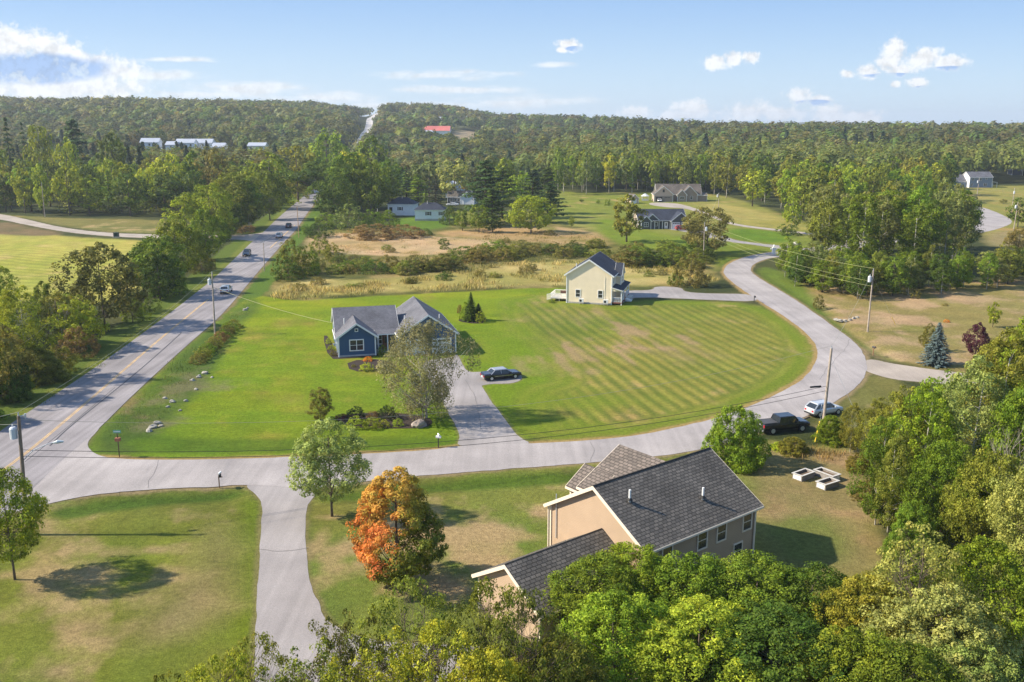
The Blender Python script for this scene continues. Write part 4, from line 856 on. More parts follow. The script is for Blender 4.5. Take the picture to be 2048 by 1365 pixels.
def wood(poly, n, sp, seed, kinds, tints, hr, wr, place, group):
    rr = random.Random(seed)
    for x, y in scatter(poly, n, sp, seed):
        k = rr.choice(kinds); t = rr.choice(tints); h = rr.uniform(*hr); nm_ = 'pine_tree' if 'pine' in k else 'spruce_tree' if 'spruce' in k else 'poplar_tree' if 'poplar' in k else W_
        sz = 'tall' if h > (hr[0] * .4 + hr[1] * .6) else 'lower'; kind = {'pine_tree': 'pine', 'spruce_tree': 'spruce', 'poplar_tree': 'slender poplar', W_: 'full-crowned tree'}[nm_]
        xs = [p[0] / p[1] for p in poly]; ys = [p[1] for p in poly]; fx = (x / y - min(xs)) / (max(xs) - min(xs)); fy = (y - min(ys)) / (max(ys) - min(ys))
        kind = {'pine_tree': 'pine', 'spruce_tree': 'spruce', 'poplar_tree': 'poplar', W_: 'tree'}[nm_]
        lab = '%s %s %s in %s %s of %s' % (sz, ADJ[t], kind, 'front' if fy < .4 else 'back', 'left' if fx < .33 else 'right' if fx > .67 else 'middle', place)
        T(k, x, y, h, rr.uniform(*wr) * (.75 if 'poplar' in k or 'spruce' in k else 1), t, nm_, lab, 'tree', group)
# left wood
wood(wd((-80, 372), (340, 350), (420, 385), (520, 420), (520, 470), (-80, 470)), 62, 9.5, 3, ['far_round%d' % i for i in range(4)] + ['far_oval%d' % i for i in range(3)] + ['far_spruce0'],
     ['green', 'green', 'bright', 'yellow', 'dark', 'dark', 'olive', 'grey'], (15, 20), (9.5, 14), 'the left wood', 'trees of the left wood')
# poplar wood behind the pasture
PW = ['far_poplar%d' % i for i in range(4)] + ['far_oval0', 'far_oval2']
wood(wd((1105, 462), (1290, 478), (1440, 462), (1440, 530), (1105, 530)), 46, 7, 4, PW, ['bright', 'bright', 'yellow', 'green', 'olive', 'grey'], (18, 22.5), (8, 11), 'the pale-stemmed wood', 'trees of the pale-stemmed wood')
wood(wd((1440, 440), (1500, 400), (1570, 345), (1640, 300), (1680, 300), (1720, 340), (1870, 400), (1890, 470), (1440, 500)), 60, 9.5, 5, ['far_round0', 'far_round1', 'far_round2', 'far_oval0', 'far_oval1', 'far_oval2', 'far_poplar1', 'far_poplar2'],
     ['green', 'olive', 'olive', 'bright', 'bright', 'dark', 'yellow'], (15, 21), (9, 13), 'wood above the bend', 'trees of the wood right of the upper drive')
# the tall poplars inside the road bend
wood(wd((1600, 224), (1720, 208), (1900, 216), (1960, 248), (1900, 268), (1740, 262), (1640, 252)), 22, 5.0, 6, ['mid_poplar%d' % i for i in range(4)], ['grey', 'grey', 'olive', 'green'], (15, 21), (9, 12), 'the bend poplars', 'poplars inside the road bend')
# young belt in front of them
wood(wd((1560, 212), (1600, 196), (1720, 182), (1900, 187), (2090, 202), (2090, 214), (1900, 202), (1740, 196), (1620, 214)), 40, 3.4, 7, ['mid_poplar%d' % i for i in range(4)] + ['mid_oval1'], ['green', 'dark', 'grey', 'olive', 'green'], (6.5, 9.5), (5, 7), 'the young belt', 'trees of the young belt')
for k in (('mid_bush0', 1640, 560, 512, 70, 'green', 'shrub', 'green thicket at the left end of the young tree belt'), ('mid_bush1', 1595, 535, 492, 70, 'russet', 'shrub', 'brownish bush beside the road bend, before the poplars'),
          ('far_bush0', 1575, 470, 445, 50, 'dark', 'shrub', 'dark bush at the foot of the slim yellow-green poplar'), ('far_bush1', 1655, 478, 455, 50, 'olive', 'shrub', 'olive bush where the upper drive meets the poplars')):
    TP(*k, 'shrub')
# pines and mixed trees in the centre
for k in (('far_pine0', 972, 312, 330, 84, 'pine', 'pine_tree', 'largest dark white pine in the centre, left of the round bright tree'), ('far_pine1', 1005, 330, 345, 60, 'dark', 'pine_tree', 'white pine right of the largest pine in the centre'),
          ('far_pine0', 985, 372, 318, 60, 'dark', 'pine_tree', 'lower pine at the right foot of the largest pine'), ('far_pine1', 1065, 335, 350, 56, 'pine', 'pine_tree', 'dark pine behind the round bright tree'),
          ('far_pine0', 1100, 362, 330, 58, 'pine', 'pine_tree', 'blackish low pine right of the round bright tree'), ('far_pine1', 1095, 330, 365, 50, 'dark', 'pine_tree', 'dark pine at the left corner of the pale-stemmed wood'),
          ('far_round0', 1040, 342, 400, 60, 'bright', W_, 'light green tree above the dark pines in the centre'), ('far_spruce1', 873, 350, 378, 44, (.05, .06, .03), 'spruce_tree', 'dark grey spruce left of the house with the white car'),
          ('far_pine1', 838, 345, 385, 46, 'green', 'pine_tree', 'green pine behind the left white house'), ('far_spruce0', 815, 330, 390, 40, 'dark', 'spruce_tree', 'dark spruce behind the left white house'),
          ('far_pine0', 786, 350, 385, 46, 'green', 'pine_tree', 'green pine at the left of the white houses'), ('far_spruce1', 905, 330, 470, 46, 'pine', 'spruce_tree', 'blackish spruce in front of the pale willow'),
          ('far_round2', 910, 318, 420, 76, 'silver', 'willow_tree', 'pale yellow-green willow in the centre behind the houses'), ('far_round1', 958, 408, 300, 40, 'green', W_, 'green low tree in front of the largest pine'),
          ('far_oval2', 925, 415, 305, 36, 'green', W_, 'small green tree left in front of the largest pine'), ('far_oval0', 985, 425, 300, 40, 'dark', W_, 'small dark tree right in front of the largest pine'),
          ('far_round3', 860, 318, 440, 70, 'grey', W_, 'pale green rounded tree left of the willow'), ('far_round2', 780, 320, 430, 60, 'green', W_, 'green tree right behind the roadside oaks'),
          ('far_oval1', 1010, 315, 430, 50, 'bright', W_, 'light green tree behind the largest pine'), ('far_spruce0', 852, 378, 372, 22, 'dark', 'spruce_tree', 'short dark spruce between the two white houses')):
    TD(*k)
# thicket at the right, on the near side of the drive
for k in (('near_poplar0', 1990, 760, 86, 80, 'olive', W_, 0), ):
    pass
RT = [(1700, 905, 800, 50, 'near_poplar1', 'olive', 'thin light green birch at the left tip of the right-hand thicket'), (1745, 935, 790, 70, 'near_poplar2', 'olive', 'olive birch near the left tip of the right-hand thicket'),
 (1790, 1000, 760, 110, 'near_poplar0', 'olive', 'slender birch with a visible white stem in the right-hand thicket'), (1835, 1020, 745, 120, 'near_poplar1', 'bright', 'light green birch behind the white stems of the right-hand thicket'),
 (1750, 1050, 830, 90, 'near_poplar2', 'green', 'leftmost white-stemmed young birch facing the raised beds'), (1775, 1065, 850, 80, 'near_poplar0', 'olive', 'second white-stemmed young birch facing the raised beds'),
 (1885, 930, 738, 110, 'mid_oval0', 'green', 'dark-centred green tree next to the gravel drive'), (1930, 1010, 700, 150, 'near_poplar1', 'silver', 'tall pale silvery tree in the middle of the right-hand thicket'),
 (1985, 960, 650, 150, 'near_poplar2', 'olive', 'tall olive tree behind the silvery tree at the right'), (2040, 940, 610, 150, 'near_poplar0', 'bright', 'tallest light green tree at the right border'),
 (2060, 1060, 740, 170, 'near_maple0', 'green', 'dense green tree at the right border below the tallest one'), (1880, 1090, 880, 150, 'near_maple1', 'green', 'rounded green tree low in the right-hand thicket'),
 (1970, 1130, 900, 170, 'near_maple2', 'olive', 'rounded olive tree low in the right-hand thicket'), (1820, 1120, 1000, 100, 'near_bush0', 'green', 'green bush at the edge of the dry yard'),
 (2050, 1210, 930, 190, 'near_maple0', 'silver', 'pale-leaved tree low at the right border'), (2010, 800, 660, 90, 'mid_round1', 'olive', 'olive tree at the far side of the right-hand thicket')]
for px, py, pt, w, k, t, l in RT: TP(k, px, py, pt, w, t, 'birch_tree' if 'birch' in l else 'shrub' if 'bush' in l else W_, l, 'shrub' if 'bush' in l else 'tree')
TP('bare0', 2015, 1120, 850, 120, 'grey', 'dead_tree', 'grey bare dead tree at the right border')
TP('bare2', 1960, 1100, 880, 70, 'grey', 'dead_tree', 'grey leafless tree left of the dead one at the right border')
TP('bare1', 1792, 1040, 925, 40, 'grey', 'dead_tree', 'small reddish bare sapling among the young birches')
# tree tops right below the camera
FT = [(1212, 1118, 56, 235, 'near_maple0', 'green', 'dark green maple covering the left end of the brown wall'), (1300, 1092, 58, 230, 'near_maple1', 'vivid', 'bright green maple directly below the brown wall'),
 (1420, 1108, 56, 250, 'near_maple2', 'green', 'green maple under the right half of the brown wall'), (1255, 1190, 50, 300, 'near_maple2', 'bright', 'light-leaved maple in the row under the brown house, nearest the camera at the left'),
 (1560, 1118, 55, 260, 'near_maple0', 'green', 'green maple right of the brown wall corner'), (1440, 1210, 49, 320, 'near_maple1', 'lime', 'yellow-green maple lowest in the middle of the foreground'),
 (1680, 1130, 54, 240, 'near_maple1', 'dark', 'dark green maple at the edge of the dry yard'), (1620, 1230, 48, 330, 'near_maple0', 'dark', 'darkest maple at the bottom of the foreground'),
 (1800, 1150, 52, 240, 'near_maple2', 'gold', 'golden yellow maple at the right of the foreground'), (1790, 1260, 46, 300, 'near_maple2', 'bright', 'yellowing maple low at the right of the foreground'),
 (1900, 1050, 52, 240, 'near_open1', 'silver', 'brownish open-crowned tree with a white forked stem at the lower right'), (1975, 1180, 48, 320, 'near_maple1', 'silver', 'pale leaved maple in the lower right corner'),
 (2060, 1080, 52, 260, 'near_maple2', 'bright', 'light green maple at the lower right border'), (1905, 1290, 44, 260, 'near_maple0', 'green', 'olive maple at the bottom near the lower right corner'),
 (1110, 1270, 46, 240, 'near_maple1', 'olive', 'olive maple at the bottom below the small gable'), (2050, 1290, 45, 260, 'near_maple1', 'silver', 'light maple at the very corner of the lower right')]
for px, pt, D, w, k, t, l in FT: TD(k, px, pt, D, w, t, 'maple_tree', l)
OT = [(795, 1150, 47, 230, 'near_open0', 'olive', 'thin open-crowned tree with a bare leader in front of the orange maple'), (650, 1215, 45, 170, 'near_open1', 'russet', 'sparse brown-leaved tree over the near driveway'),
 (450, 1262, 44, 180, 'near_open0', 'olive', 'sparse dark tree at the left edge of the near driveway'), (975, 1152, 47, 220, 'near_open0', 'olive', 'sparse olive tree before the left edge of the small garage gable'),
 (860, 1240, 43, 260, 'near_open0', 'yellow', 'yellowish sparse tree at the bottom centre'), (720, 1270, 42, 260, 'near_open1', 'yellow', 'yellow-green sparse tree at the bottom over the driveway'),
 (1050, 1172, 45, 230, 'near_open0', 'olive', 'olive sparse tree before the right part of the small garage wing'), (560, 1290, 42, 240, 'near_open1', 'olive', 'olive sparse tree at the bottom left of the driveway'),
 (380, 1300, 41, 220, 'near_open0', 'yellow', 'yellow-green sparse treetop at the bottom left'), (960, 1300, 41, 260, 'near_maple2', 'yellow', 'yellow-green fuller tree at the bottom centre'),
 (250, 1345, 40, 160, 'near_open1', 'olive', 'lowest sparse treetop at the bottom left')]
for px, pt, D, w, k, t, l in OT: TD(k, px, pt, D, w, t, W_, l)
# garden shrubs
def bushes(lst, k='mid_bush'):
    for i, (px, py, pt, w, t, l) in enumerate(lst): TP('%s%d' % (k, i % 3 if k != 'near_bush' else i % 2), px, py, pt, w, t, 'shrub', l, 'shrub')
bushes([(712, 836, 813, 42, (.025, .045, .012), 'dark clipped evergreen bush at the left of the hedge bed'), (775, 838, 810, 44, (.03, .055, .012), 'dark clipped evergreen bush at the right of the hedge bed'),
        (745, 838, 822, 30, 'rust', 'low reddish bush between the two dark clipped bushes'), (713, 856, 832, 44, 'lime', 'bright lime juniper at the left front of the hedge bed'), (744, 856, 834, 42, 'bright', 'bright lime juniper next to the first, in the hedge bed'),
        (769, 854, 839, 24, 'gold', 'small golden ball bush in the hedge bed'), (796, 852, 837, 26, 'lime', 'small yellow-green ball bush near the boulder'), (683, 838, 828, 30, 'purple', 'low dark purple bush at the left tip of the hedge bed'),
        (734, 741, 725, 32, 'lime', 'bright yellow-green cushion bush in the bed before the blue gable'), (736, 722, 713, 22, 'orange', 'orange flowering clump under the blue gable window'),
        (773, 743, 727, 40, 'olive', 'olive bush in the bed beside the birch'), (708, 735, 728, 10, 'olive', 'tiny olive plant in the bed before the blue gable'),
        (657, 688, 676, 12, 'lime', 'small bright bush in the left bed of the blue house'), (662, 700, 690, 14, 'bright', 'second small bush in the left bed of the blue house'), (667, 712, 700, 14, 'brown', 'brown ornamental grass in the left bed of the blue house'),
        (765, 711, 690, 22, 'green', 'green bush at the porch of the blue house'), (1893, 645, 638, 12, 'orange', 'small orange flowering clump on the dry lawn'), (1104, 606, 598, 12, 'green', 'round green bush at the deck of the yellow house')])
# hedge row by the main road
hr = g2([(398, 726), (406, 717), (414, 709), (422, 701), (430, 693), (438, 685), (446, 677), (453, 670), (460, 663), (467, 656)])
for i, (x, y) in enumerate(hr):
    T('mid_bush%d' % (i % 3), x, y, 1.5 + .15 * (i % 3), 3.0, ['russet', 'olive', 'green', 'russet', 'olive', 'rust', 'green', 'russet', 'green', 'olive'][i], 'shrub', '%s clump from the near end of the low hedge by the main road' % ['first', 'second', 'third', 'fourth', 'fifth', 'sixth', 'seventh', 'eighth', 'ninth', 'tenth'][i], 'shrub', 'low hedge by the main road')
bushes([(1585, 905, 874, 60, 'olive', 'yellow-olive bush right below the black pickup'), (1659, 884, 830, 62, 'vivid', 'bright green bush at the foot of the tall bare pole'), (1560, 898, 884, 40, 'lime', 'low yellow-green weeds beside the pickup'),
        (1740, 1000, 960, 60, 'brown', 'brown brush at the edge of the right-hand thicket'), (1715, 940, 905, 50, 'russet', 'brown brush above the raised beds')], 'near_bush')
# meadow shrubs between the houses
rr_ = random.Random(12); MSH = []
for px, py, h, n_ in ((700, 545, 2.6, 3), (620, 575, 1.6, 2), (720, 570, 1.5, 2), (820, 566, 1.6, 2), (900, 556, 1.8, 2), (985, 552, 2, 2), (1060, 545, 2.2, 2), (1010, 490, 2, 2), (900, 495, 1.8, 2), (760, 500, 1.6, 2), (1300, 550, 1.4, 2), (1100, 478, 1.8, 1), (745, 540, 3, 3), (795, 545, 3.2, 4), (845, 540, 3.5, 4), (890, 535, 3.5, 4), (940, 520, 4, 4), (980, 512, 3.5, 3), (1020, 515, 3, 3), (1060, 508, 3, 3), (1110, 510, 3.2, 3), (1160, 505, 3, 3),
                      (1250, 530, 3.6, 3), (1290, 528, 4, 4), (1330, 530, 4, 4), (1375, 520, 4, 3), (1270, 505, 3, 2), (1400, 540, 3.4, 2), (1320, 505, 3, 2), (700, 520, 2, 2), (640, 545, 2.6, 2), (1210, 500, 3, 2), (830, 470, 2, 1), (1195, 515, 3, 2)):
    for j in range(n_):
        a = at(px + rr_.uniform(-24, 24), py + rr_.uniform(-7, 7)); t = rr_.choice(['russet', 'olive', 'dark', 'green', 'olive', 'brown']); hh = h * rr_.uniform(.7, 1.15)
        side = 'left of the yellow house' if px < 1130 else 'behind the yellow house' if px < 1400 else 'near the road bend'; sz = 'tall' if hh > h * .95 else 'low'
        T('mid_bush%d' % rr_.randrange(3), a.x, a.y, hh, hh * rr_.uniform(1.7, 2.6), t, 'shrub', '%s %s meadow shrub %s' % (sz, ADJ[t], side), 'shrub', 'meadow shrubs %s' % side)
print('individual plants', NTREE[0])

# ------------------------------------------------------------------ far woods: one mass nobody could count
def far_woods():
    r = np.random.default_rng(99); xs = []; ys = []; D = 455.0
    while D < 2150:
        s = 8.2 + D * .0052; n = int(1.52 * D / s); x = (np.arange(n) / n - .5) * 1.52 * D + r.uniform(-.45, .45, n) * s; xs.append(x); ys.append(D + r.uniform(-.45, .45, n) * s); D += s * .9
    X = np.concatenate(xs); Y = np.concatenate(ys); px = CX + F * X / Y
    k = np.interp(px, SKY_X, CRD) + 130 > Y
    def inside(pts, m=0):
        w = g2(pts); return sdist(w, X, Y) > -m
    for pts in ([(900, 264), (965, 264), (950, 292), (925, 300), (900, 288)], [(845, 268), (905, 268), (900, 288), (850, 290)], [(850, 243), (930, 241), (1000, 248), (930, 256), (850, 256)], [(1020, 275), (1050, 275), (1045, 292), (1015, 292)],
                [(1880, 372), (2300, 368), (2300, 520), (1990, 500), (1940, 440), (1880, 410)], [(1040, 378), (1430, 388), (1500, 430), (1040, 460)]): k &= ~inside(pts, 4)
    rl = np.array(far_l); rr2 = np.array(far_r); cx_ = (np.interp(Y, rl[:, 1], rl[:, 0]) + np.interp(Y, rr2[:, 1], rr2[:, 0])) / 2
    k &= np.abs(X - cx_) > np.where(Y > 1100, 19, 9); k &= ~((px > 741) & (px < 760) & (Y > 900) & (Y < 1990))
    k &= ~((px > 560) & (px < 790) & (Y < 470))
    k &= ~((px > 1440) & (px < 1640) & (Y < 500)); k &= ~((px > 1560) & (Y < 480) & (px < 1890)); k &= ~((px > 1880) & (Y < 500))
    k &= ~((px > 290) & (px < 560) & (Y > 640) & (Y < 760)); k &= ~((px > 820) & (px < 940) & (Y > 300) & (Y < 470))
    k &= ~((px > 700) & (px < 740) & (Y < 640))
    for hx, d0, d1 in HOUSE_GAPS: k &= ~((np.abs(px - hx[0]) < hx[1]) & (Y > d0) & (Y < d1))
    X, Y, px = X[k], Y[k], px[k]; Z = H(X, Y); n = len(X); print('far trees', n)
    hh = r.uniform(10, 17, n); low = (px > 270) & (px < 580) & (Y < 700); hh[low] = np.clip(CH - 43 / F * Y[low] - Z[low] + r.uniform(-2.5, .6, low.sum()), 7, 19); hh[(px > 1100) & (Y < 800)] += 4.5; hh[Y > 1000] = r.uniform(8, 19, (Y > 1000).sum())
    low = (px > 770) & (px < 1050) & (Y > 480) & (Y < 1100); hh[low] *= .8
    rad = (4.6 + Y * .0034) * r.uniform(.6, 1.45, n); con = r.random(n) < np.where(fbm(X, Y, 90, 2, 7) > .62, .14, .008) * (Y < 900)
    rad[con] *= .55; hh[con] *= 1.2
    pal = np.array([1.7, 1.65, 1.5]) * np.array([[.06, .078, .018], [.04, .058, .017], [.095, .105, .02], [.085, .078, .026], [.065, .09, .02], [.12, .12, .022], [.075, .082, .034]])
    zone = fbm(X, Y, 160, 4, 3); pi = np.clip((r.random(n) * .65 + zone * .75) * 6.5 - 1.2, 0, 6).astype(int); pi = (pi * 3 + 1) % 7
    tc = pal[pi] * r.uniform(.6, 1.4, (n, 1)) * (.55 + .9 * fbm(X, Y * .6, 110, 3, 93))[:, None] * r.uniform(.9, 1.1, (n, 3)); tc[con] = np.array([.035, .06, .03]) * r.uniform(.8, 1.3, (con.sum(), 1))
    band = (px > 1050) & (Y < 650); tc[band] = tc[band] * .6 + np.array([.14, .16, .03]) * .6
    q = np.where(Y < 650, 260, np.where(Y < 1000, 170, 95)); idx = np.repeat(np.arange(n), q); m = len(idx)
    d = rdirs(r, m); d[:, 2] = np.abs(d[:, 2]) * 1.0 - .3 * r.random(m); d = unit(d)
    # a few lobes per tree
    lob = r.random((n, 3)) * 6.28; a = np.arctan2(d[:, 1], d[:, 0]); lf = 1 + .16 * np.sin(2 * a + lob[idx, 0]) + .13 * np.sin(3 * a + lob[idx, 1] + d[:, 2] * 5) + .1 * np.sin(5 * a + lob[idx, 2])
    rr3 = rad[idx] * lf * (.72 + .32 * r.random(m)); vz = hh[idx] * .56; up = d[:, 2]
    P = np.stack([X[idx] + d[:, 0] * rr3, Y[idx] + d[:, 1] * rr3, Z[idx] + hh[idx] * .45 + up * vz * .8 * (.85 + .2 * r.random(m)) * lf + hh[idx] * .1], 1)
    c_ = con[idx]; tt = r.random(m) ** .8; P[c_, 0] = (X[idx] + d[:, 0] * rad[idx] * (1.05 - tt) * 1.2)[c_]; P[c_, 1] = (Y[idx] + d[:, 1] * rad[idx] * (1.05 - tt) * 1.2)[c_]; P[c_, 2] = (Z[idx] + hh[idx] * (.12 + .9 * tt))[c_]
    Nn = unit(d + .3 * rdirs(r, m) + np.array([0, 0, .15])); size = np.where(Y < 650, 1.0, np.where(Y < 1000, 1.5, 2.2))[idx] * r.uniform(.6, 1.3, m)
    lc = np.stack([.3 + .4 * r.random(m), r.random(m), r.random(m)], 1)
    me = leaf_mesh('far_woods', P, Nn, size, .6, lc, r, [LEAF_AT], tint=tc[idx])
    o = bpy.data.objects.new('far_woods', me); COL.objects.link(o); tag(o, 'hazy mixed forest covering the far plain and hills up to the skyline', 'forest', kind='stuff')
HOUSE_GAPS = [((318, 30), 640, 735), ((400, 60), 640, 735), ((522, 30), 640, 735)]
for px_, py_, hw_ in ((885, 244, 22), (801, 234, 14), (807, 253, 12), (1083, 250, 9), (1156, 297, 12), (1205, 289, 9), (1014, 274, 8), (1791, 336, 10), (875, 270, 34)):
    D_ = at(px_, py_).y; HOUSE_GAPS.append(((px_, hw_), D_ - 110, D_ + 30))
far_woods()
for px, pt, D, w, l in ((1620, 248, 900, 26, 'lone dark pine breaking the skyline right of the centre, left one'), (1674, 250, 900, 24, 'lone dark pine breaking the skyline right of the centre, right one')):
    TD('far_pine0', px, pt, D, w, 'pine', 'pine_tree', l)

# tall grass of the meadow
def tall_grass():
    r = np.random.default_rng(8); C = []; K = []
    for pts, dens, hg, col in (([(525, 600), (560, 580), (620, 556), (760, 562), (900, 545), (1000, 528), (1130, 522), (1128, 575), (940, 582), (760, 591), (590, 603)], 1.6, 1.0, (.42, .33, .14)),
                               ([(1250, 530), (1420, 545), (1440, 562), (1370, 572), (1250, 576)], 1.6, 1.0, (.44, .34, .12)),
                               ([(610, 478), (660, 465), (800, 470), (960, 478), (1040, 492), (900, 512), (680, 508)], .6, .6, (.46, .32, .19)),
                               ([(900, 460), (1000, 450), (1180, 470), (1240, 495), (1150, 500), (1010, 495)], .5, .6, (.26, .2, .08)),
                               ([(560, 540), (640, 520), (900, 510), (1240, 505), (1240, 530), (1000, 528), (760, 562), (620, 556)], .8, .8, (.16, .16, .04)),
                               ([(1560, 905), (1620, 890), (1700, 905), (1730, 960), (1680, 930), (1600, 925)], 6, .45, (.25, .17, .06)),
                               ([(195, 880), (260, 806), (375, 700), (440, 645), (500, 598), (515, 606), (450, 690), (400, 750), (320, 850), (280, 890)], 2.2, .35, (.09, .14, .025)),
                               ([(0, 850), (100, 785), (194, 722), (333, 622), (424, 552), (440, 548), (320, 655), (200, 742), (100, 803), (0, 868)], 2.5, .35, (.08, .11, .02))):
        w = g2(pts); xs = [p[0] for p in w]; ys = [p[1] for p in w]; n = int((max(xs) - min(xs)) * (max(ys) - min(ys)) * dens)
        x = r.uniform(min(xs), max(xs), n); y = r.uniform(min(ys), max(ys), n); k = sdist(w, x, y) > r.random(n) * 1.5
        k &= (fbm(x, y, 5, 3, 77) > .4) & (fbm(x, y, 17, 3, 78) > .38); x, y = x[k], y[k]; hh = hg * .8 * (.35 + .9 * r.random(len(x))) * (.6 + .8 * fbm(x, y, 7, 2, 79)); C.append(np.stack([x, y, H(x, y) + hh * .5, hh], 1)); g_ = np.clip((fbm(x, y, 13, 4, 58) - .46) * 5, 0, 1)[:, None] * .75; K.append((np.tile(col, (len(x), 1)) * (1 - g_) + np.array([.17, .18, .045]) * g_) * (.6 + .8 * fbm(x, y, 4, 3, 55))[:, None])
    C = np.concatenate(C); K = np.concatenate(K); n = len(C)
    C = np.repeat(C, 6, 0); K = np.repeat(K, 6, 0); n = len(C); a = r.random(n) * 6.28; C[:, 0] += r.normal(size=n) * .45; C[:, 1] += r.normal(size=n) * .45
    Nn = np.stack([np.cos(a), np.sin(a), 0.35 * np.ones(n)], 1); Nn = unit(Nn); al = np.tile([0.15, 0, 1.0], (n, 1))
    lc = np.stack([r.random(n), r.random(n), r.random(n)], 1)
    me = leaf_mesh('tall_grass', C[:, :3], Nn, C[:, 3] * .6, .14, lc, r, [LEAF_AT], tint=K, along=al)
    o = bpy.data.objects.new('tall_grass', me); COL.objects.link(o); tag(o, 'tall dry golden grass and weeds of the meadow and the road banks', 'grass', kind='stuff'); print('grass', n)
tall_grass()
# ------------------------------------------------------------------ buildings
SH_DARK = shingle('shingle_dark', (.17, .148, .128), (.10, .09, .08), (.04, .036, .032), 1.35); SH_SUNLIT = shingle('shingle_brown', (.19, .155, .135), (.125, .105, .093), (.055, .046, .04), 1.5)  # second one: same dark shingle with grazing sunlight put into its browner colour
SH_GREY = shingle('shingle_grey', (.17, .17, .195), (.12, .12, .14), (.07, .07, .08)); SH_NAVY = shingle('shingle_navy', (.055, .065, .095), (.035, .042, .065), (.02, .022, .03))
SH_TAUPE = shingle('shingle_taupe', (.17, .145, .125), (.12, .10, .09), (.07, .06, .05)); SH_PALE = flat('pale_roof', (.36, .39, .46), .6, noise=.08, nscale=.3); SH_RED = flat('red_roof', (.48, .13, .11), .6, noise=.1, nscale=.1)
S_TAN = siding('siding_tan', (.46, .335, .235), .14); S_BLUE = siding('siding_blue', (.05, .105, .20), .15); S_YEL = siding('siding_yellow', (.95, .80, .58), .14)
S_GREY = siding('siding_grey', (.10, .105, .105), .15); S_TAUPE = siding('siding_taupe', (.32, .26, .21), .15); S_BEIGE = siding('siding_beige', (.55, .42, .33), .15)
S_WHITE = siding('siding_white', (.78, .79, .82), .15); S_BG = siding('siding_bluegrey', (.20, .25, .32), .15); CREAM = flat('cream_trim', (.72, .62, .5), .6)
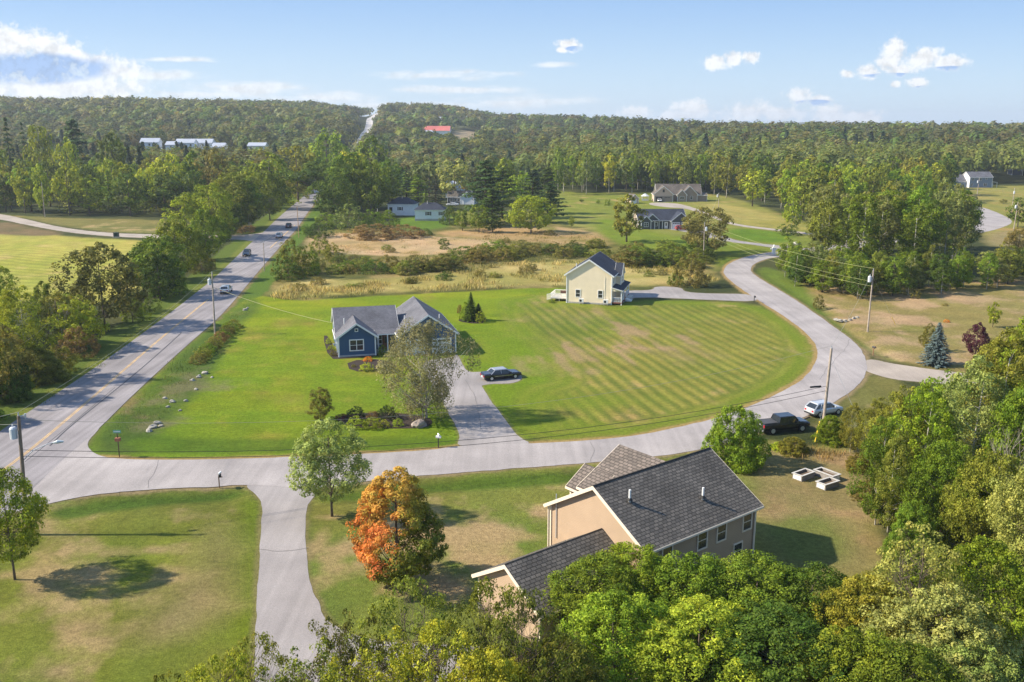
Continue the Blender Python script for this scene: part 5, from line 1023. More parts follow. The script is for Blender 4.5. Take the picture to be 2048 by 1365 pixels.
class House:
    def __init__(s, name, loc, rz, label, wall, roof, trim=WHITE):
        s.e = empty(name, loc, rz, label, 'house'); s.w = MB(); s.r = MB(); s.t = MB(); s.wm = wall if isinstance(wall, list) else [wall]; s.rm = roof; s.tm = trim; s.found = MB()
    def block(s, x0, x1, y0, y1, ze, rise, axis='y', oh=.4, th=.16, zb=0, m=0, og=None, roof=True):
        og = oh if og is None else og
        sw = (lambda p: p) if axis == 'y' else (lambda p: (p[1], p[0], p[2]))
        if axis == 'x': x0, x1, y0, y1 = y0, y1, x0, x1
        xm = (x0 + x1) / 2; hw = (x1 - x0) / 2; k = rise / hw
        prof = [(x0, zb), (x1, zb), (x1, ze), (xm, ze + rise), (x0, ze)]
        s.w.face([sw((x, y0, z)) for x, z in prof], m); s.w.face([sw((x, y1, z)) for x, z in prof], m)
        for a, b in ((prof[0], prof[4]), (prof[1], prof[2])): s.w.face([sw((a[0], y0, a[1])), sw((a[0], y1, a[1])), sw((b[0], y1, b[1])), sw((b[0], y0, b[1]))], m)
        if not roof: return
        e0, e1 = y0 - og, y1 + og; n = Vector((k, 0, 1)).normalized() * th
        for sg in (-1, 1):
            xe = xm + sg * (hw + oh); z_e = ze - oh * k; L_ = math.hypot(hw + oh, rise + oh * k)
            lo = [(xe, z_e), (xm, ze + rise)]; top = [(xe + sg * n.x, z_e + n.z), (xm, ze + rise + th * 1.1)]
            q = [sw((top[0][0], e0, top[0][1])), sw((top[0][0], e1, top[0][1])), sw((top[1][0], e1, top[1][1])), sw((top[1][0], e0, top[1][1]))]
            s.r.face(q, 0, [(e0 + 50, 50), (e1 + 50, 50), (e1 + 50, 50 + L_), (e0 + 50, 50 + L_)])
            # underside and edges in trim
            q = [sw((lo[0][0], e0, lo[0][1])), sw((lo[0][0], e1, lo[0][1])), sw((lo[1][0], e1, lo[1][1])), sw((lo[1][0], e0, lo[1][1]))]; s.t.face(q)
            a, b = (lo[0][0], lo[0][1]), (top[0][0], top[0][1])
            s.t.face([sw((a[0], e0, a[1])), sw((a[0], e1, a[1])), sw((b[0], e1, b[1])), sw((b[0], e0, b[1]))])
            g0, g1 = xe + sg * .02, xe + sg * .14; s.t.box(*((min(g0, g1), max(g0, g1), e0, e1) if axis == 'y' else (e0, e1, min(g0, g1), max(g0, g1))), z_e - .06, z_e + .1)   # gutter
            for ye, dy in ((e0, -.03), (e1, .03)):       # rake boards
                A = [(lo[0][0], lo[0][1] - .12), (lo[1][0], lo[1][1] - .12), (top[1][0], top[1][1] + .01), (top[0][0], top[0][1] + .01)]
                ya, yb = sorted((ye, ye + dy)); s.t.face([sw((x, ya, z)) for x, z in A]); s.t.face([sw((x, yb, z)) for x, z in A])
                for i in range(4):
                    u, v = A[i], A[(i + 1) % 4]; s.t.face([sw((u[0], ya, u[1])), sw((u[0], yb, u[1])), sw((v[0], yb, v[1])), sw((v[0], ya, v[1]))])
        # corner boards
        for x in (x0, x1):
            for y in (y0, y1): 
                p = sw((x, y, 0)); s.t.box(p[0] - .09, p[0] + .09, p[1] - .09, p[1] + .09, zb, ze - .02)
    def hip(s, x0, x1, y0, y1, ze, rise, inset, oh=.4, m=0):
        s.w.box(x0, x1, y0, y1, 0, ze, m); a0, a1, b0, b1 = x0 - oh, x1 + oh, y0 - oh, y1 + oh; ym = (y0 + y1) / 2; z = ze + .02; zt = ze + rise
        r0, r1 = (x0 + inset, ym, zt), (x1 - inset, ym, zt)
        s.r.face([(a0, b0, z), (a1, b0, z), r1, r0], 0, [(a0 + 50, 50), (a1 + 50, 50), (r1[0] + 50, 55), (r0[0] + 50, 55)]); s.r.face([(a1, b1, z), (a0, b1, z), r0, r1], 0, [(50, 50), (60, 50), (58, 55), (52, 55)])
        s.r.face([(a0, b1, z), (a0, b0, z), r0], 0, [(50, 50), (60, 50), (55, 55)]); s.r.face([(a1, b0, z), (a1, b1, z), r1], 0, [(50, 50), (60, 50), (55, 55)])
        s.t.box(a0, a1, b0, b1, ze - .16, ze + .01)
    def frame(s, c, face):
        ang = {'f': 0, 'r': math.pi / 2, 'b': math.pi, 'l': -math.pi / 2}[face]
        return Matrix.Translation(Vector(c)) @ Matrix.Rotation(ang, 4, 'Z')
    def window(s, c, w, h, face='f', n=1, fr=.1, mid=True, shutters=False, trim=None):
        M = s.frame(c, face); b = MB(); d0, d1 = -.06, .02
        b.box(-w / 2 - fr, w / 2 + fr, d0, d1, -h / 2 - fr, -h / 2, mat=M); b.box(-w / 2 - fr, w / 2 + fr, d0, d1, h / 2, h / 2 + fr, mat=M)
        b.box(-w / 2 - fr, -w / 2, d0, d1, -h / 2, h / 2, mat=M); b.box(w / 2, w / 2 + fr, d0, d1, -h / 2, h / 2, mat=M)
        for i in range(1, n): b.box(-w / 2 + w * i / n - .05, -w / 2 + w * i / n + .05, d0, d1, -h / 2, h / 2, mat=M)
        if mid: b.box(-w / 2, w / 2, d0 + .02, d1, -.03, .03, mat=M)
        o = b.build('window', trim or s.tm, s.e); g = MB(); g.box(-w / 2, w / 2, -.02, .01, -h / 2, h / 2, mat=M); g.build('pane', GLASS, o)
        if shutters:
            for sg in (-1, 1): q = MB(); q.box(sg * (w / 2 + fr + .25) - .2, sg * (w / 2 + fr + .25) + .2, -.05, .01, -h / 2 - fr, h / 2 + fr, mat=M); q.build('shutter', BLACK, s.e)
    def door(s, c, w, h, face='f', mat=WHITE, panels=True, name='door', glass=False):
        M = s.frame(c, face); b = MB(); b.box(-w / 2, w / 2, -.05, .02, 0, h, mat=M)
        b.box(-w / 2 - .1, -w / 2, -.07, .02, 0, h + .1, mat=M); b.box(w / 2, w / 2 + .1, -.07, .02, 0, h + .1, mat=M); b.box(-w / 2, w / 2, -.07, .02, h, h + .1, mat=M)
        o = b.build(name, mat, s.e)
        if panels:
            q = MB()
            for i in range(4): q.box(-w / 2 + w * (i + .12) / 4, -w / 2 + w * (i + .88) / 4, -.065, -.05, h * .8, h * .93, mat=M)
            q.build('pane', GLASS, o)
        elif glass: q = MB(); q.box(-w * .22, w * .22, -.065, -.05, h * .45, h * .88, mat=M); q.build('pane', GLASS, o)
        hd = MB(); hd.box(w * .34, w * .34 + .06, -.11, -.05, h * .42, h * .42 + .12, mat=M); hd.build('handle', GREYMETAL, o)
    def pipe(s, x, y, z, h=.9, r=.07, name='vent_pipe', mat=WHITE): b = MB(); b.tube([(x, y, z), (x, y, z + h)], r, 8); b.build(name, mat, s.e)
    def post(s, x, y, z0, z1, r=.09): b = MB(); b.box(x - r, x + r, y - r, y + r, z0, z1); b.build('porch_post', s.tm, s.e)
    def railing(s, pts, z, h=.95):
        b = MB()
        for (xa, ya), (xb, yb) in zip(pts, pts[1:]):
            L_ = math.hypot(xb - xa, yb - ya); M = Matrix.Translation((xa, ya, z)) @ Matrix.Rotation(math.atan2(yb - ya, xb - xa), 4, 'Z')
            b.box(0, L_, -.04, .04, h - .08, h, mat=M); b.box(0, L_, -.03, .03, .08, .14, mat=M)
            k = max(2, int(L_ / .16))
            for i in range(k + 1): b.box(L_ * i / k - .02, L_ * i / k + .02, -.02, .02, .1, h - .08, mat=M)
        b.build('railing', s.tm, s.e)
    def done(s, wallname='wall'):
        s.w.build(wallname, s.wm, s.e); s.r.build('roof', s.rm, s.e)
        if s.t.v: s.t.build('roof_trim', s.tm, s.e)
        return s.e
def solid_roof(h, x0, x1, y0, y1, z0, z1, axis='x', th=.14):
    """lean-to roof slab: z0 at low end, z1 at high end"""
    P = [(x0, y0), (x1, y0), (x1, y1), (x0, y1)]
    zz = (lambda x, y: z0 + (z1 - z0) * ((x - x0) / (x1 - x0) if axis == 'x' else (y - y0) / (y1 - y0)))
    up = [(x, y, zz(x, y) + th) for x, y in P]; lo = [(x, y, zz(x, y)) for x, y in P]
    uv = [((p[1] if axis == 'x' else p[0]) + 50, (p[0] if axis == 'x' else p[1]) + 50) for p in up]
    h.r.face(up, 0, uv); h.t.face(lo)
    for i in range(4): h.t.face([lo[i], lo[(i + 1) % 4], up[(i + 1) % 4], up[i]])

# brown house in the foreground
h = House('brown_house', (2.57, 68.36, 0), R(-51.3), 'tan two-storey house with a dark shingle roof among the trees in the foreground', [S_TAN], SH_DARK, CREAM)
h.block(.4, 10.48, .35, 13.0, 4.85, 2.98, 'y', oh=.42, og=.35)
h.block(2.9, 9.6, -8.6, .34, 2.65, 1.98, 'y', oh=.38, og=.35)
for y, z in ((2.7, 3.55), (6.6, 3.6), (8.85, 3.6), (12.0, 3.6)): h.window((10.5, y, z), .95, 1.3, 'r', fr=.13)
for y in (3.5, 7.5, 11): h.window((10.5, y, 1.4), .95, 1.2, 'r', fr=.1)
h.pipe(7.4, 1.9, 6.9, .95, .09, mat=flat('white_pipe', (.7, .7, .7), .5)); h.pipe(9.0, 8.3, 5.95, .95, .09, mat=bpy.data.materials['white_pipe'])
h.pipe(.25, .2, .3, 4.4, .06, 'downspout', CREAM); h.pipe(1.1, .28, 2.2, 3.7, .04, 'service_mast', GREYMETAL)
h.window((.38, 3, 3.4), .9, 1.3, 'l')
b = MB(); b.tube([(5.44, .0, 7.98), (5.44, 13.35, 7.98)], .09, 6); b.build('ridge_cap', SH_DARK, h.e); b = MB(); b.tube([(10.6, 12.85, 4.5), (10.6, 12.85, .2)], .05, 6); b.build('downspout', CREAM, h.e)
for vx, vy, vz in ((7.4, 1.9, 7.15), (9.0, 8.3, 6.2)): b = MB(); b.tube([(vx, vy, vz - .12), (vx, vy, vz + .06)], [.24, .12], 10); b.build('pipe_flashing', BLACK, h.e)
b = MB(); b.tube([(6.2, -8.9, 4.78), (6.2, .3, 4.78)], .07, 6); b.build('ridge_cap', SH_DARK, h.e); h.done()
h2 = MB(); hb = House('front_wing', (0, 0, 0), 0, '', [S_TAN], SH_SUNLIT, CREAM); bpy.data.objects.remove(hb.e)
hb.e = h.e; hb.block(-.5, 5.3, 4.75, 13.6, 4.95, 2.35, 'x', oh=.4, og=.4); hb.block(-1.9, 1.0, 4.6, 8.2, 4.6, 1.25, 'x', oh=.3, og=.3)
hb.w.build('wing_wall', hb.wm, h.e); hb.r.build('wing_roof', SH_SUNLIT, h.e)['label'] = 'browner shingle roof of the street-side wing'; hb.t.build('wing_trim', CREAM, h.e)

# blue house
bo = at(674, 714)
h = House('blue_house', bo, R(14), 'blue single-storey house with grey shingle roof and white trim on the bright lawn', [S_BLUE, S_WHITE], SH_GREY)
h.block(.25, 9.5, 2.6, 12.0, 3.1, 2.85, 'x', oh=.45, og=.3)
h.w.box(9.4, 9.5, 2.62, 12, 0, 3.0)
h.block(.3, 5.75, -.5, 5.9, 3.1, 1.9, 'y', oh=.4, og=.35)
h.block(9.5, 17.85, -1.6, 13.6, 3.2, 2.8, 'y', oh=.45, og=.35)
h.window((2.95, -.5, 1.75), 1.9, 1.5, 'f', 2, fr=.15); h.window((3.0, -.5, 4.05), .34, .34, 'f', mid=False, fr=.08); h.window((13.7, -1.6, 4.9), .34, .34, 'f', mid=False, fr=.08)
h.door((11.6, -1.6, 0), 2.8, 2.3, 'f', name='garage_door'); h.door((15.7, -1.6, 0), 2.8, 2.3, 'f', name='garage_door')
h.door((7.7, 2.6, .2), 1.0, 2.1, 'f', flat('brown_door', (.2, .08, .04), .5), panels=False, glass=True); h.window((6.7, 2.6, 1.7), .7, 1.3, 'f')
h.window((.25, 4.5, 1.7), .9, 1.2, 'l'); h.window((.25, 8.5, 1.7), .9, 1.2, 'l')
for x in (6.35, 7.8, 9.2): h.post(x, 1.2, 0, 2.75)
solid_roof(h, 5.9, 9.2, .95, 2.4, 2.75, 3.2, 'y'); b = MB(); b.box(5.9, 9.3, .9, 2.6, 0, .2); b.build('porch_floor', CONC, h.e)
h.pipe(1.5, 3.9, 3.95, 1.1); h.pipe(10.9, 4.5, 4.2, .7); h.pipe(16.2, 3.2, 4.2, .9); h.pipe(.2, -.6, .1, 3.0, .05, 'downspout')
b = MB(); b.tube([(-.35, 1.0, 1.6), (-.1, 1.0, 1.75)], [.3, .05], 10); b.build('satellite_dish', GREYMETAL, h.e)
b = MB(); b.box(.2, 5.8, -.56, -.46, 0, .28); b.build('foundation', CONC, h.e); h.done()

# yellow house
yo = at(1132, 606)
h = House('yellow_house', yo, R(-15), 'pale yellow two-storey gabled house with navy roof above the striped lawn', [S_YEL], SH_NAVY)
h.block(.1, 8.95, 0, 11.6, 5.75, 2.85, 'y', oh=.4, og=.3)
h.block(8.96, 10.0, 4.6, 8.4, 5.3, 1.9, 'x', oh=.3, og=.25)
solid_roof(h, 9.0, 11.2, -.3, 10.6, 3.35, 2.75, 'x'); h.w.face([(9.0, -.02, 2.7), (11.0, -.02, 2.7), (9.0, -.02, 3.3)])
for y in (0.1, 3.4, 6.8, 10.2): h.post(10.85, y, 0, 2.8)
b = MB(); b.box(9.0, 10.95, 0, 10.4, .35, .55); b.build('porch_floor', flat('porch_boards', (.28, .12, .09), .8), h.e)
h.railing([(9.1, .05), (10.8, .05), (10.8, 4.4)], .55); h.railing([(10.8, 6), (10.8, 10.2)], .55)
b = MB()
for i in range(4): b.box(11 + .3 * i, 11.3 + .3 * i, 4.5, 5.9, 0, .5 - .12 * i)
b.build('steps', WHITE, h.e); h.railing([(11.0, 4.45), (12.3, 4.45)], .1); h.railing([(11.0, 5.95), (12.3, 5.95)], .1)
h.window((2.35, 0, 2.0), .8, 1.35, 'f', 1, fr=.12); h.window((6.75, 0, 2.0), .8, 1.35, 'f', 1, fr=.12); h.window((8.97, 2, 4.6), .8, 1.2, 'r'); h.window((10.0, 6.5, 4.2), .9, 1.2, 'r'); h.door((8.97, 5.2, .55), 1, 2.1, 'r', panels=False, glass=True)
b = MB(); b.box(-3.4, .05, 1.2, 5.6, .5, .64); 
for x in (-3.3, -1.7):
    for y in (1.3, 5.5): b.box(x, x + .1, y, y + .1, 0, .5)
b.build('deck', flat('deck_boards', (.5, .48, .45), .8, noise=.15), h.e); h.railing([(-.05, 1.25), (-3.35, 1.25), (-3.35, 5.5), (-.05, 5.5)], .64); h.railing([(-3.35, 1.2), (-3.9, .3)], .3, 1.2)
h.pipe(1.7, 1.4, 6.75, .9); h.pipe(7.6, -.04, .8, 4.6, .022, 'line_set', WHITE); b = MB(); b.box(.05, 9.0, -.05, .05, 0, .3); b.build('foundation', CONC, h.e); h.done()
def on_house(o, house, x, y, z=0): return house.matrix_world @ Vector((x, y, z))
yh = h.e; bpy.context.view_layer.update()
for px_, l in ((3.1, 'white wall heat pump unit under the left window of the yellow house'), (7.9, 'white wall heat pump unit at the right corner of the yellow house')):
    p = yh.matrix_world @ Vector((px_, -.45, 0)); e = empty('heat_pump', p, R(-12), l, 'heat pump', 'heat pumps of the yellow house')
    b = MB(); b.box(-.48, .48, -.18, .18, .35, 1.1); b.build('casing', WHITE, e); b = MB(); b.tube([(-.1, -.17, .68), (-.1, -.19, .68)], .24, 14); b.build('fan', BLACK, e); b = MB()
    for x in (-.35, .3): b.box(x, x + .05, -.2, .2, 0, .35)
    b.build('stand', GREYMETAL, e)
p = yh.matrix_world @ Vector((-1.2, 3.2, .64)); e = empty('grill', p, 0, 'brown covered grill on the deck of the yellow house', 'grill'); b = MB(); b.tube([(-.6, 0, .9), (.6, 0, .9)], .32, 10); b.build('cover', flat('brown_cover', (.09, .05, .04), .7), e); b = MB(); b.box(-.45, -.4, -.2, .2, 0, .8); b.box(.4, .45, -.2, .2, 0, .8); b.build('leg', BLACK, e)
p = yh.matrix_world @ Vector((9.8, .8, .55)); e = empty('porch_table', p, 0, 'blue-grey covered table on the porch of the yellow house', 'table'); b = MB(); b.box(-.6, .6, -.3, .3, .5, .72); b.build('table_top', flat('bluecloth', (.1, .22, .42), .7), e); b = MB(); b.box(-.5, -.42, -.2, .2, 0, .5); b.box(.42, .5, -.2, .2, 0, .5); b.build('leg', WHITE, e)

# grey house beyond the meadow
h = House('grey_house', at(1282, 459), R(4), 'dark grey single-storey house with navy roof, white trim and white garage doors', [S_GREY, S_TAUPE], SH_NAVY)
h.block(-.6, 15.4, 1.2, 11.2, 3.0, 3.0, 'x', oh=.4, m=0); h.block(.1, 3.3, 0, 3, 2.8, 1.5, 'y', oh=.3); h.block(1.6, 6.2, .6, 5, 2.9, 2.0, 'y', oh=.3, roof=True)
h.block(10.2, 16.4, -.6, 7.5, 2.9, 2.5, 'y', oh=.35)
h.w.face([(-.63, 1.2, 0), (-.63, 11.2, 0), (-.63, 11.2, 3.0), (-.63, 6.2, 5.9), (-.63, 1.2, 3.0)], 1)
h.window((1.7, 0, 1.5), 1.3, 1.3, 'f', 2); [h.window((-.64, y, 1.6), .8, 1.1, 'l') for y in (2.8, 5.6, 9.2)]; h.window((5.2, .6, 1.6), .9, 1.1, 'f')
h.door((8.6, .6, .1), 1.0, 2.1, 'f', panels=False, glass=True); h.door((11.7, -.6, 0), 2.4, 2.2, 'f', name='garage_door'); h.door((14.8, -.6, 0), 2.4, 2.2, 'f', name='garage_door')
solid_roof(h, 4, 10.4, -.2, 1.3, 2.7, 3.1, 'y'); [h.post(x, 0, 0, 2.75) for x in (4.6, 7.2, 9.8)]; h.done()
# brown house farther back
h = House('far_brown_house', at(1308, 404), R(-2), 'brown and beige house with a taupe roof and a two-bay garage at the wood edge', [S_TAUPE, S_BEIGE], SH_TAUPE)
h.block(1.6, 21.5, 3.2, 12.6, 3.4, 4.0, 'x', oh=.4); h.block(0, 8.4, 0, 8, 3.5, 3.4, 'y', oh=.4, m=1); h.block(10.6, 14.6, .3, 6, 3.2, 2.1, 'y', oh=.3); h.block(12.6, 19.6, 1.4, 8, 3.4, 3.5, 'y', oh=.35); h.block(19, 24.3, 3, 9, 2.7, .9, 'x', oh=.2)
h.w.box(-.02, 8.42, -.04, 0, 0, 2.6, 0)
h.window((4.2, 0, 4.9), .7, 1.1, 'f', mid=False, trim=DARK); h.window((12.6, .3, 1.7), 1.7, 1.3, 'f', 2); h.window((17, 1.4, 1.7), 1.0, 1.3, 'f'); h.window((6, 3.1, 2), .5, .5, 'f', mid=False)
b = MB(); b.box(.9, 3.6, -.07, -.05, .05, 2.2); b.build('garage_opening', DARK, h.e); h.door((6.0, -.05, 0), 2.7, 2.2, 'f', flat('brown_garage', (.3, .23, .19), .6), name='garage_door'); h.done()
# shed and gazebo
h = House('shed', at(1262, 408), R(20), 'small beige garden shed with a pale end wall behind the thin trunked tree', [S_BEIGE], SH_TAUPE); h.e['category'] = 'shed'; h.block(0, 3.6, 0, 5, 2.3, 1.7, 'y', oh=.25); h.door((1.8, 0, 0), 1.6, 1.9, 'f', panels=False); h.done()
e = empty('gazebo', at(1290, 402), 0, 'small white gazebo between the shed and the brown house', 'gazebo'); b = MB()
for x in (-1.3, 1.3):
    for y in (-1.2, 1.2): b.box(x - .08, x + .08, y - .08, y + .08, 0, 2.2)
b.build('post', WHITE, e); b = MB(); b.tube([(0, 0, 2.15), (0, 0, 2.9)], [2.1, .9], 8); b.tube([(0, 0, 2.95), (0, 0, 3.3)], [.95, .1], 8); b.build('roof', flat('pale_tin', (.55, .57, .58), .5), e); b = MB(); b.box(-1.25, 1.25, -1.2, -1.12, .1, .9); b.box(-1.25, 1.25, 1.12, 1.2, .1, .9); b.build('railing', WHITE, e)
# two white houses
for px, py, w_, ze, rise, rz, l in ((776, 431, 10.2, 4.3, 2.4, -8, 'white hip-roofed house, left and farther one of the two'), (830, 442, 10.8, 3.9, 2.4, 0, 'white hip-roofed house, right and nearer one of the two')):
    h = House('white_house', at(px, py), R(rz), l, [S_WHITE], SH_NAVY); h.hip(0, w_, 0, 7.5, ze, rise, 3.2)
    h.window((4.9, 0, 2.6), 1.0, 1.1, 'f', shutters=True)
    if rz == 0: h.window((9.7, 0, 2.6), 1.0, 1.1, 'f', shutters=True); b = MB(); b.box(-.05, w_ + .05, -.06, .02, 0, .7); b.build('foundation', CONC, h.e)
    else: h.door((1.2, 0, .8), 1, 2.2, 'f', DARK, panels=False); h.railing([(.2, -1.5), (6, -1.5)], .8)
    h.pipe(5 if rz else 4.4, 3.2, ze + rise - .6, 1.2, .16, 'chimney', CONC); h.done()
# houses behind the pines
h = House('gabled_house', at(893, 409), R(-8), 'low grey house with dark roof and a pale gable behind the white car', [S_GREY, S_WHITE], SH_DARK); h.block(0, 10, 2.5, 9, 3.2, 2.3, 'x', oh=.4); h.block(6.2, 12.2, 0, 8, 3.3, 2.1, 'y', oh=.4, m=1); [h.window((x, 2.5, 1.8), 1, 1.2, 'f') for x in (1.6, 3.4, 5)]; h.door((7.2, 0, 0), 1, 2.1, 'f', panels=False); h.done()
h = House('white_cottage', at_d(893, 445), R(-12), 'small white cottage with a pale roof behind the grey gabled house', [S_WHITE], SH_PALE); h.block(0, 7.5, 0, 7, 5.2, 2.6, 'x', oh=.4, m=0); h.window((3.5, 0, 2), 1, 1.2, 'f'); h.done()
e = empty('parasol', at_d(929, 420), 0, 'tiny orange garden parasol beside the white cottage', 'parasol'); b = MB(); b.tube([(0, 0, 0), (0, 0, 7)], .05, 6); b.build('pole', WHITE, e); b = MB(); b.tube([(0, 0, 6.1), (0, 0, 7.0)], [1.7, .05], 8); b.build('canopy', flat('orange_cloth', (.7, .3, .05), .8), e)
# blue-grey house on the right
h = House('bluegrey_house', at(1938, 376), R(2), 'blue-grey two-storey house with a lit pale gable end beyond the turning circle', [S_BG, S_WHITE], SH_GREY); h.block(0, 12.5, 0, 9, 5.6, 2.6, 'x', oh=.35)
h.w.face([(-.03, 0, 0), (-.03, 9, 0), (-.03, 9, 5.6), (-.03, 4.5, 8.1), (-.03, 0, 5.6)], 1); h.block(-9, 0, 3, 12, 3.1, 3.4, 'x', oh=.3)
for x, z, n in ((1.7, 4.4, 1), (6, 4.4, 1), (9.2, 4.7, 1), (1.4, 1.7, 1), (8.8, 1.6, 2)): h.window((x, 0, z), .9 * n, 1.3 if z < 4.6 else .7, 'f', n)
solid_roof(h, 12.5, 15.6, 0, 6, 3.2, 2.6, 'x'); [h.post(15.4, y, 0, 2.7) for y in (.2, 5.8)]; h.post(13, .2, 0, 2.8); h.done()
h = House('navy_house', at_d(2030, 600), R(-5), 'navy gabled house with white trim half hidden by trees at the right border', [flat('navy_wall', (.05, .07, .12), .7)], SH_GREY); h.block(0, 9, 0, 10, 12.5, 3.0, 'y', oh=.4); h.block(-5, 14, 3, 10, 11, 2.5, 'x'); h.window((3, 0, 11), .9, 1.6, 'f'); h.window((6.5, 0, 11), .9, 1.6, 'f'); h.done()
# estate houses on the left
def far_house(px0, px1, pye, pyr, D, name, label, wall, roof, axis='x', dep=9, rz=0, win=3, wingable=False):
    x0 = (px0 - CX) / F * D; x1 = (px1 - CX) / F * D; g = Hf((x0 + x1) / 2, D); ze = top_h((px0 + px1) / 2, pye, D); zr = top_h((px0 + px1) / 2, pyr, D)
    h = House(name, (x0, D, g - .5), R(rz), label, [wall], roof); w = x1 - x0; h.block(0, w, 0, dep, ze + .5, max(.8, zr - ze), axis, oh=.5, th=.3)
    for i in range(win): h.window((w * (i + .5) / win, 0, ze - 1.3), 1.3, 1.5, 'f')
    return h.done()
far_house(297, 331, 285, 277.5, 700, 'estate_house', 'pale two-storey house with a white roof above the left wood, leftmost one', S_WHITE, SH_PALE, rz=4)
far_house(366, 401, 286, 279, 705, 'estate_house', 'pale house with a white roof above the left wood, middle pair left one', S_WHITE, SH_PALE)
far_house(402, 436, 286, 279, 715, 'estate_house', 'pale house with a white roof above the left wood, middle pair right one', S_WHITE, SH_PALE)
far_house(346, 366, 290, 284, 700, 'estate_house', 'low white annex between the leftmost and the middle pale houses', S_WHITE, SH_PALE, win=1)
far_house(437, 460, 294, 287, 700, 'estate_house', 'low white annex right of the middle pale houses', S_WHITE, SH_PALE, win=1)
far_house(507, 540, 292, 286.5, 700, 'estate_house', 'pale house with a white roof standing alone nearest the main road', S_WHITE, SH_PALE)
# hillside houses
p = at(875, 270); D = p.y
far_house(849, 902, 262, 253, D, 'red_barn', 'long white barn with a bright red roof on the far hillside', S_WHITE, SH_RED, dep=22, win=0)['category'] = 'barn'
far_house(846, 868, 266, 261.5, D - 40, 'hill_house', 'white house right in front of the red-roofed barn', S_WHITE, SH_PALE, win=4)
def hs(px0, px1, pye, pyr, pyb, label, w=S_WHITE, r=SH_PALE, win=2): return far_house(px0, px1, pye, pyr, at((px0 + px1) / 2, pyb).y, 'hill_house', label, w, r, win=win)
hs(870, 900, 238.5, 234.5, 244, 'long white house high on the far hill above the red-roofed barn', win=4); hs(793, 809, 230, 227.5, 234, 'pale low house near the hilltop beside the far road', S_BG); hs(802, 811, 249, 245, 253, 'small white house left of the red-roofed barn', win=1); hs(813, 818, 251, 248, 254, 'tiny white shed left of the red-roofed barn', win=0)
hs(1080, 1086, 244.5, 242, 250, 'tiny white house on the far wooded slope right of the centre', win=0); hs(1150, 1163, 290, 286.5, 297, 'pale roof showing in the woods above the pale-stemmed wood', win=0); hs(1201, 1208, 282, 279, 289, 'tiny white house in the woods right of the pale roof', win=0)
hs(1012, 1017, 266, 262, 274, 'small white gable on the hillside right of the dry clearing', win=0); hs(1786, 1796, 328, 324, 336, 'pale roof in the woods at the right', win=0)

# ------------------------------------------------------------------ vehicles
TYRE = flat('tyre', (.02, .02, .02), .9); RIM = flat('rim', (.55, .56, .58), .35, .6); CGLASS = flat('car_glass', (.02, .025, .03), .08, spec=.9); CHROME = flat('chrome', (.7, .7, .72), .2, .8)
REDL = flat('tail_lamp', (.45, .01, .02), .3); HEADL = flat('head_lamp', (.75, .76, .78), .15); PLATE = flat('plate', (.7, .7, .68), .5)
def paint(n, c, r=.25, m=.2): 
    m_ = flat(n, c, r, m, .6); m_.node_tree.nodes['Principled BSDF'].inputs['Coat Weight'].default_value = .6; return m_
def loft(mb, st, m=0):
    """stations (x, half width, z bottom, z top): rounded box sections"""
    R_ = []
    for x, w, z0, z1 in st:
        dz = z1 - z0; R_.append([(x, -w * .86, z0), (x, -w, z0 + dz * .28), (x, -w * .985, z0 + dz * .72), (x, -w * .88, z1), (x, w * .88, z1), (x, w * .985, z0 + dz * .72), (x, w, z0 + dz * .28), (x, w * .86, z0)])
    for a, b in zip(R_, R_[1:]):
        for i in range(8): mb.face([a[i], a[(i + 1) % 8], b[(i + 1) % 8], b[i]], m)
    mb.face(R_[0], m); mb.face(R_[-1], m)
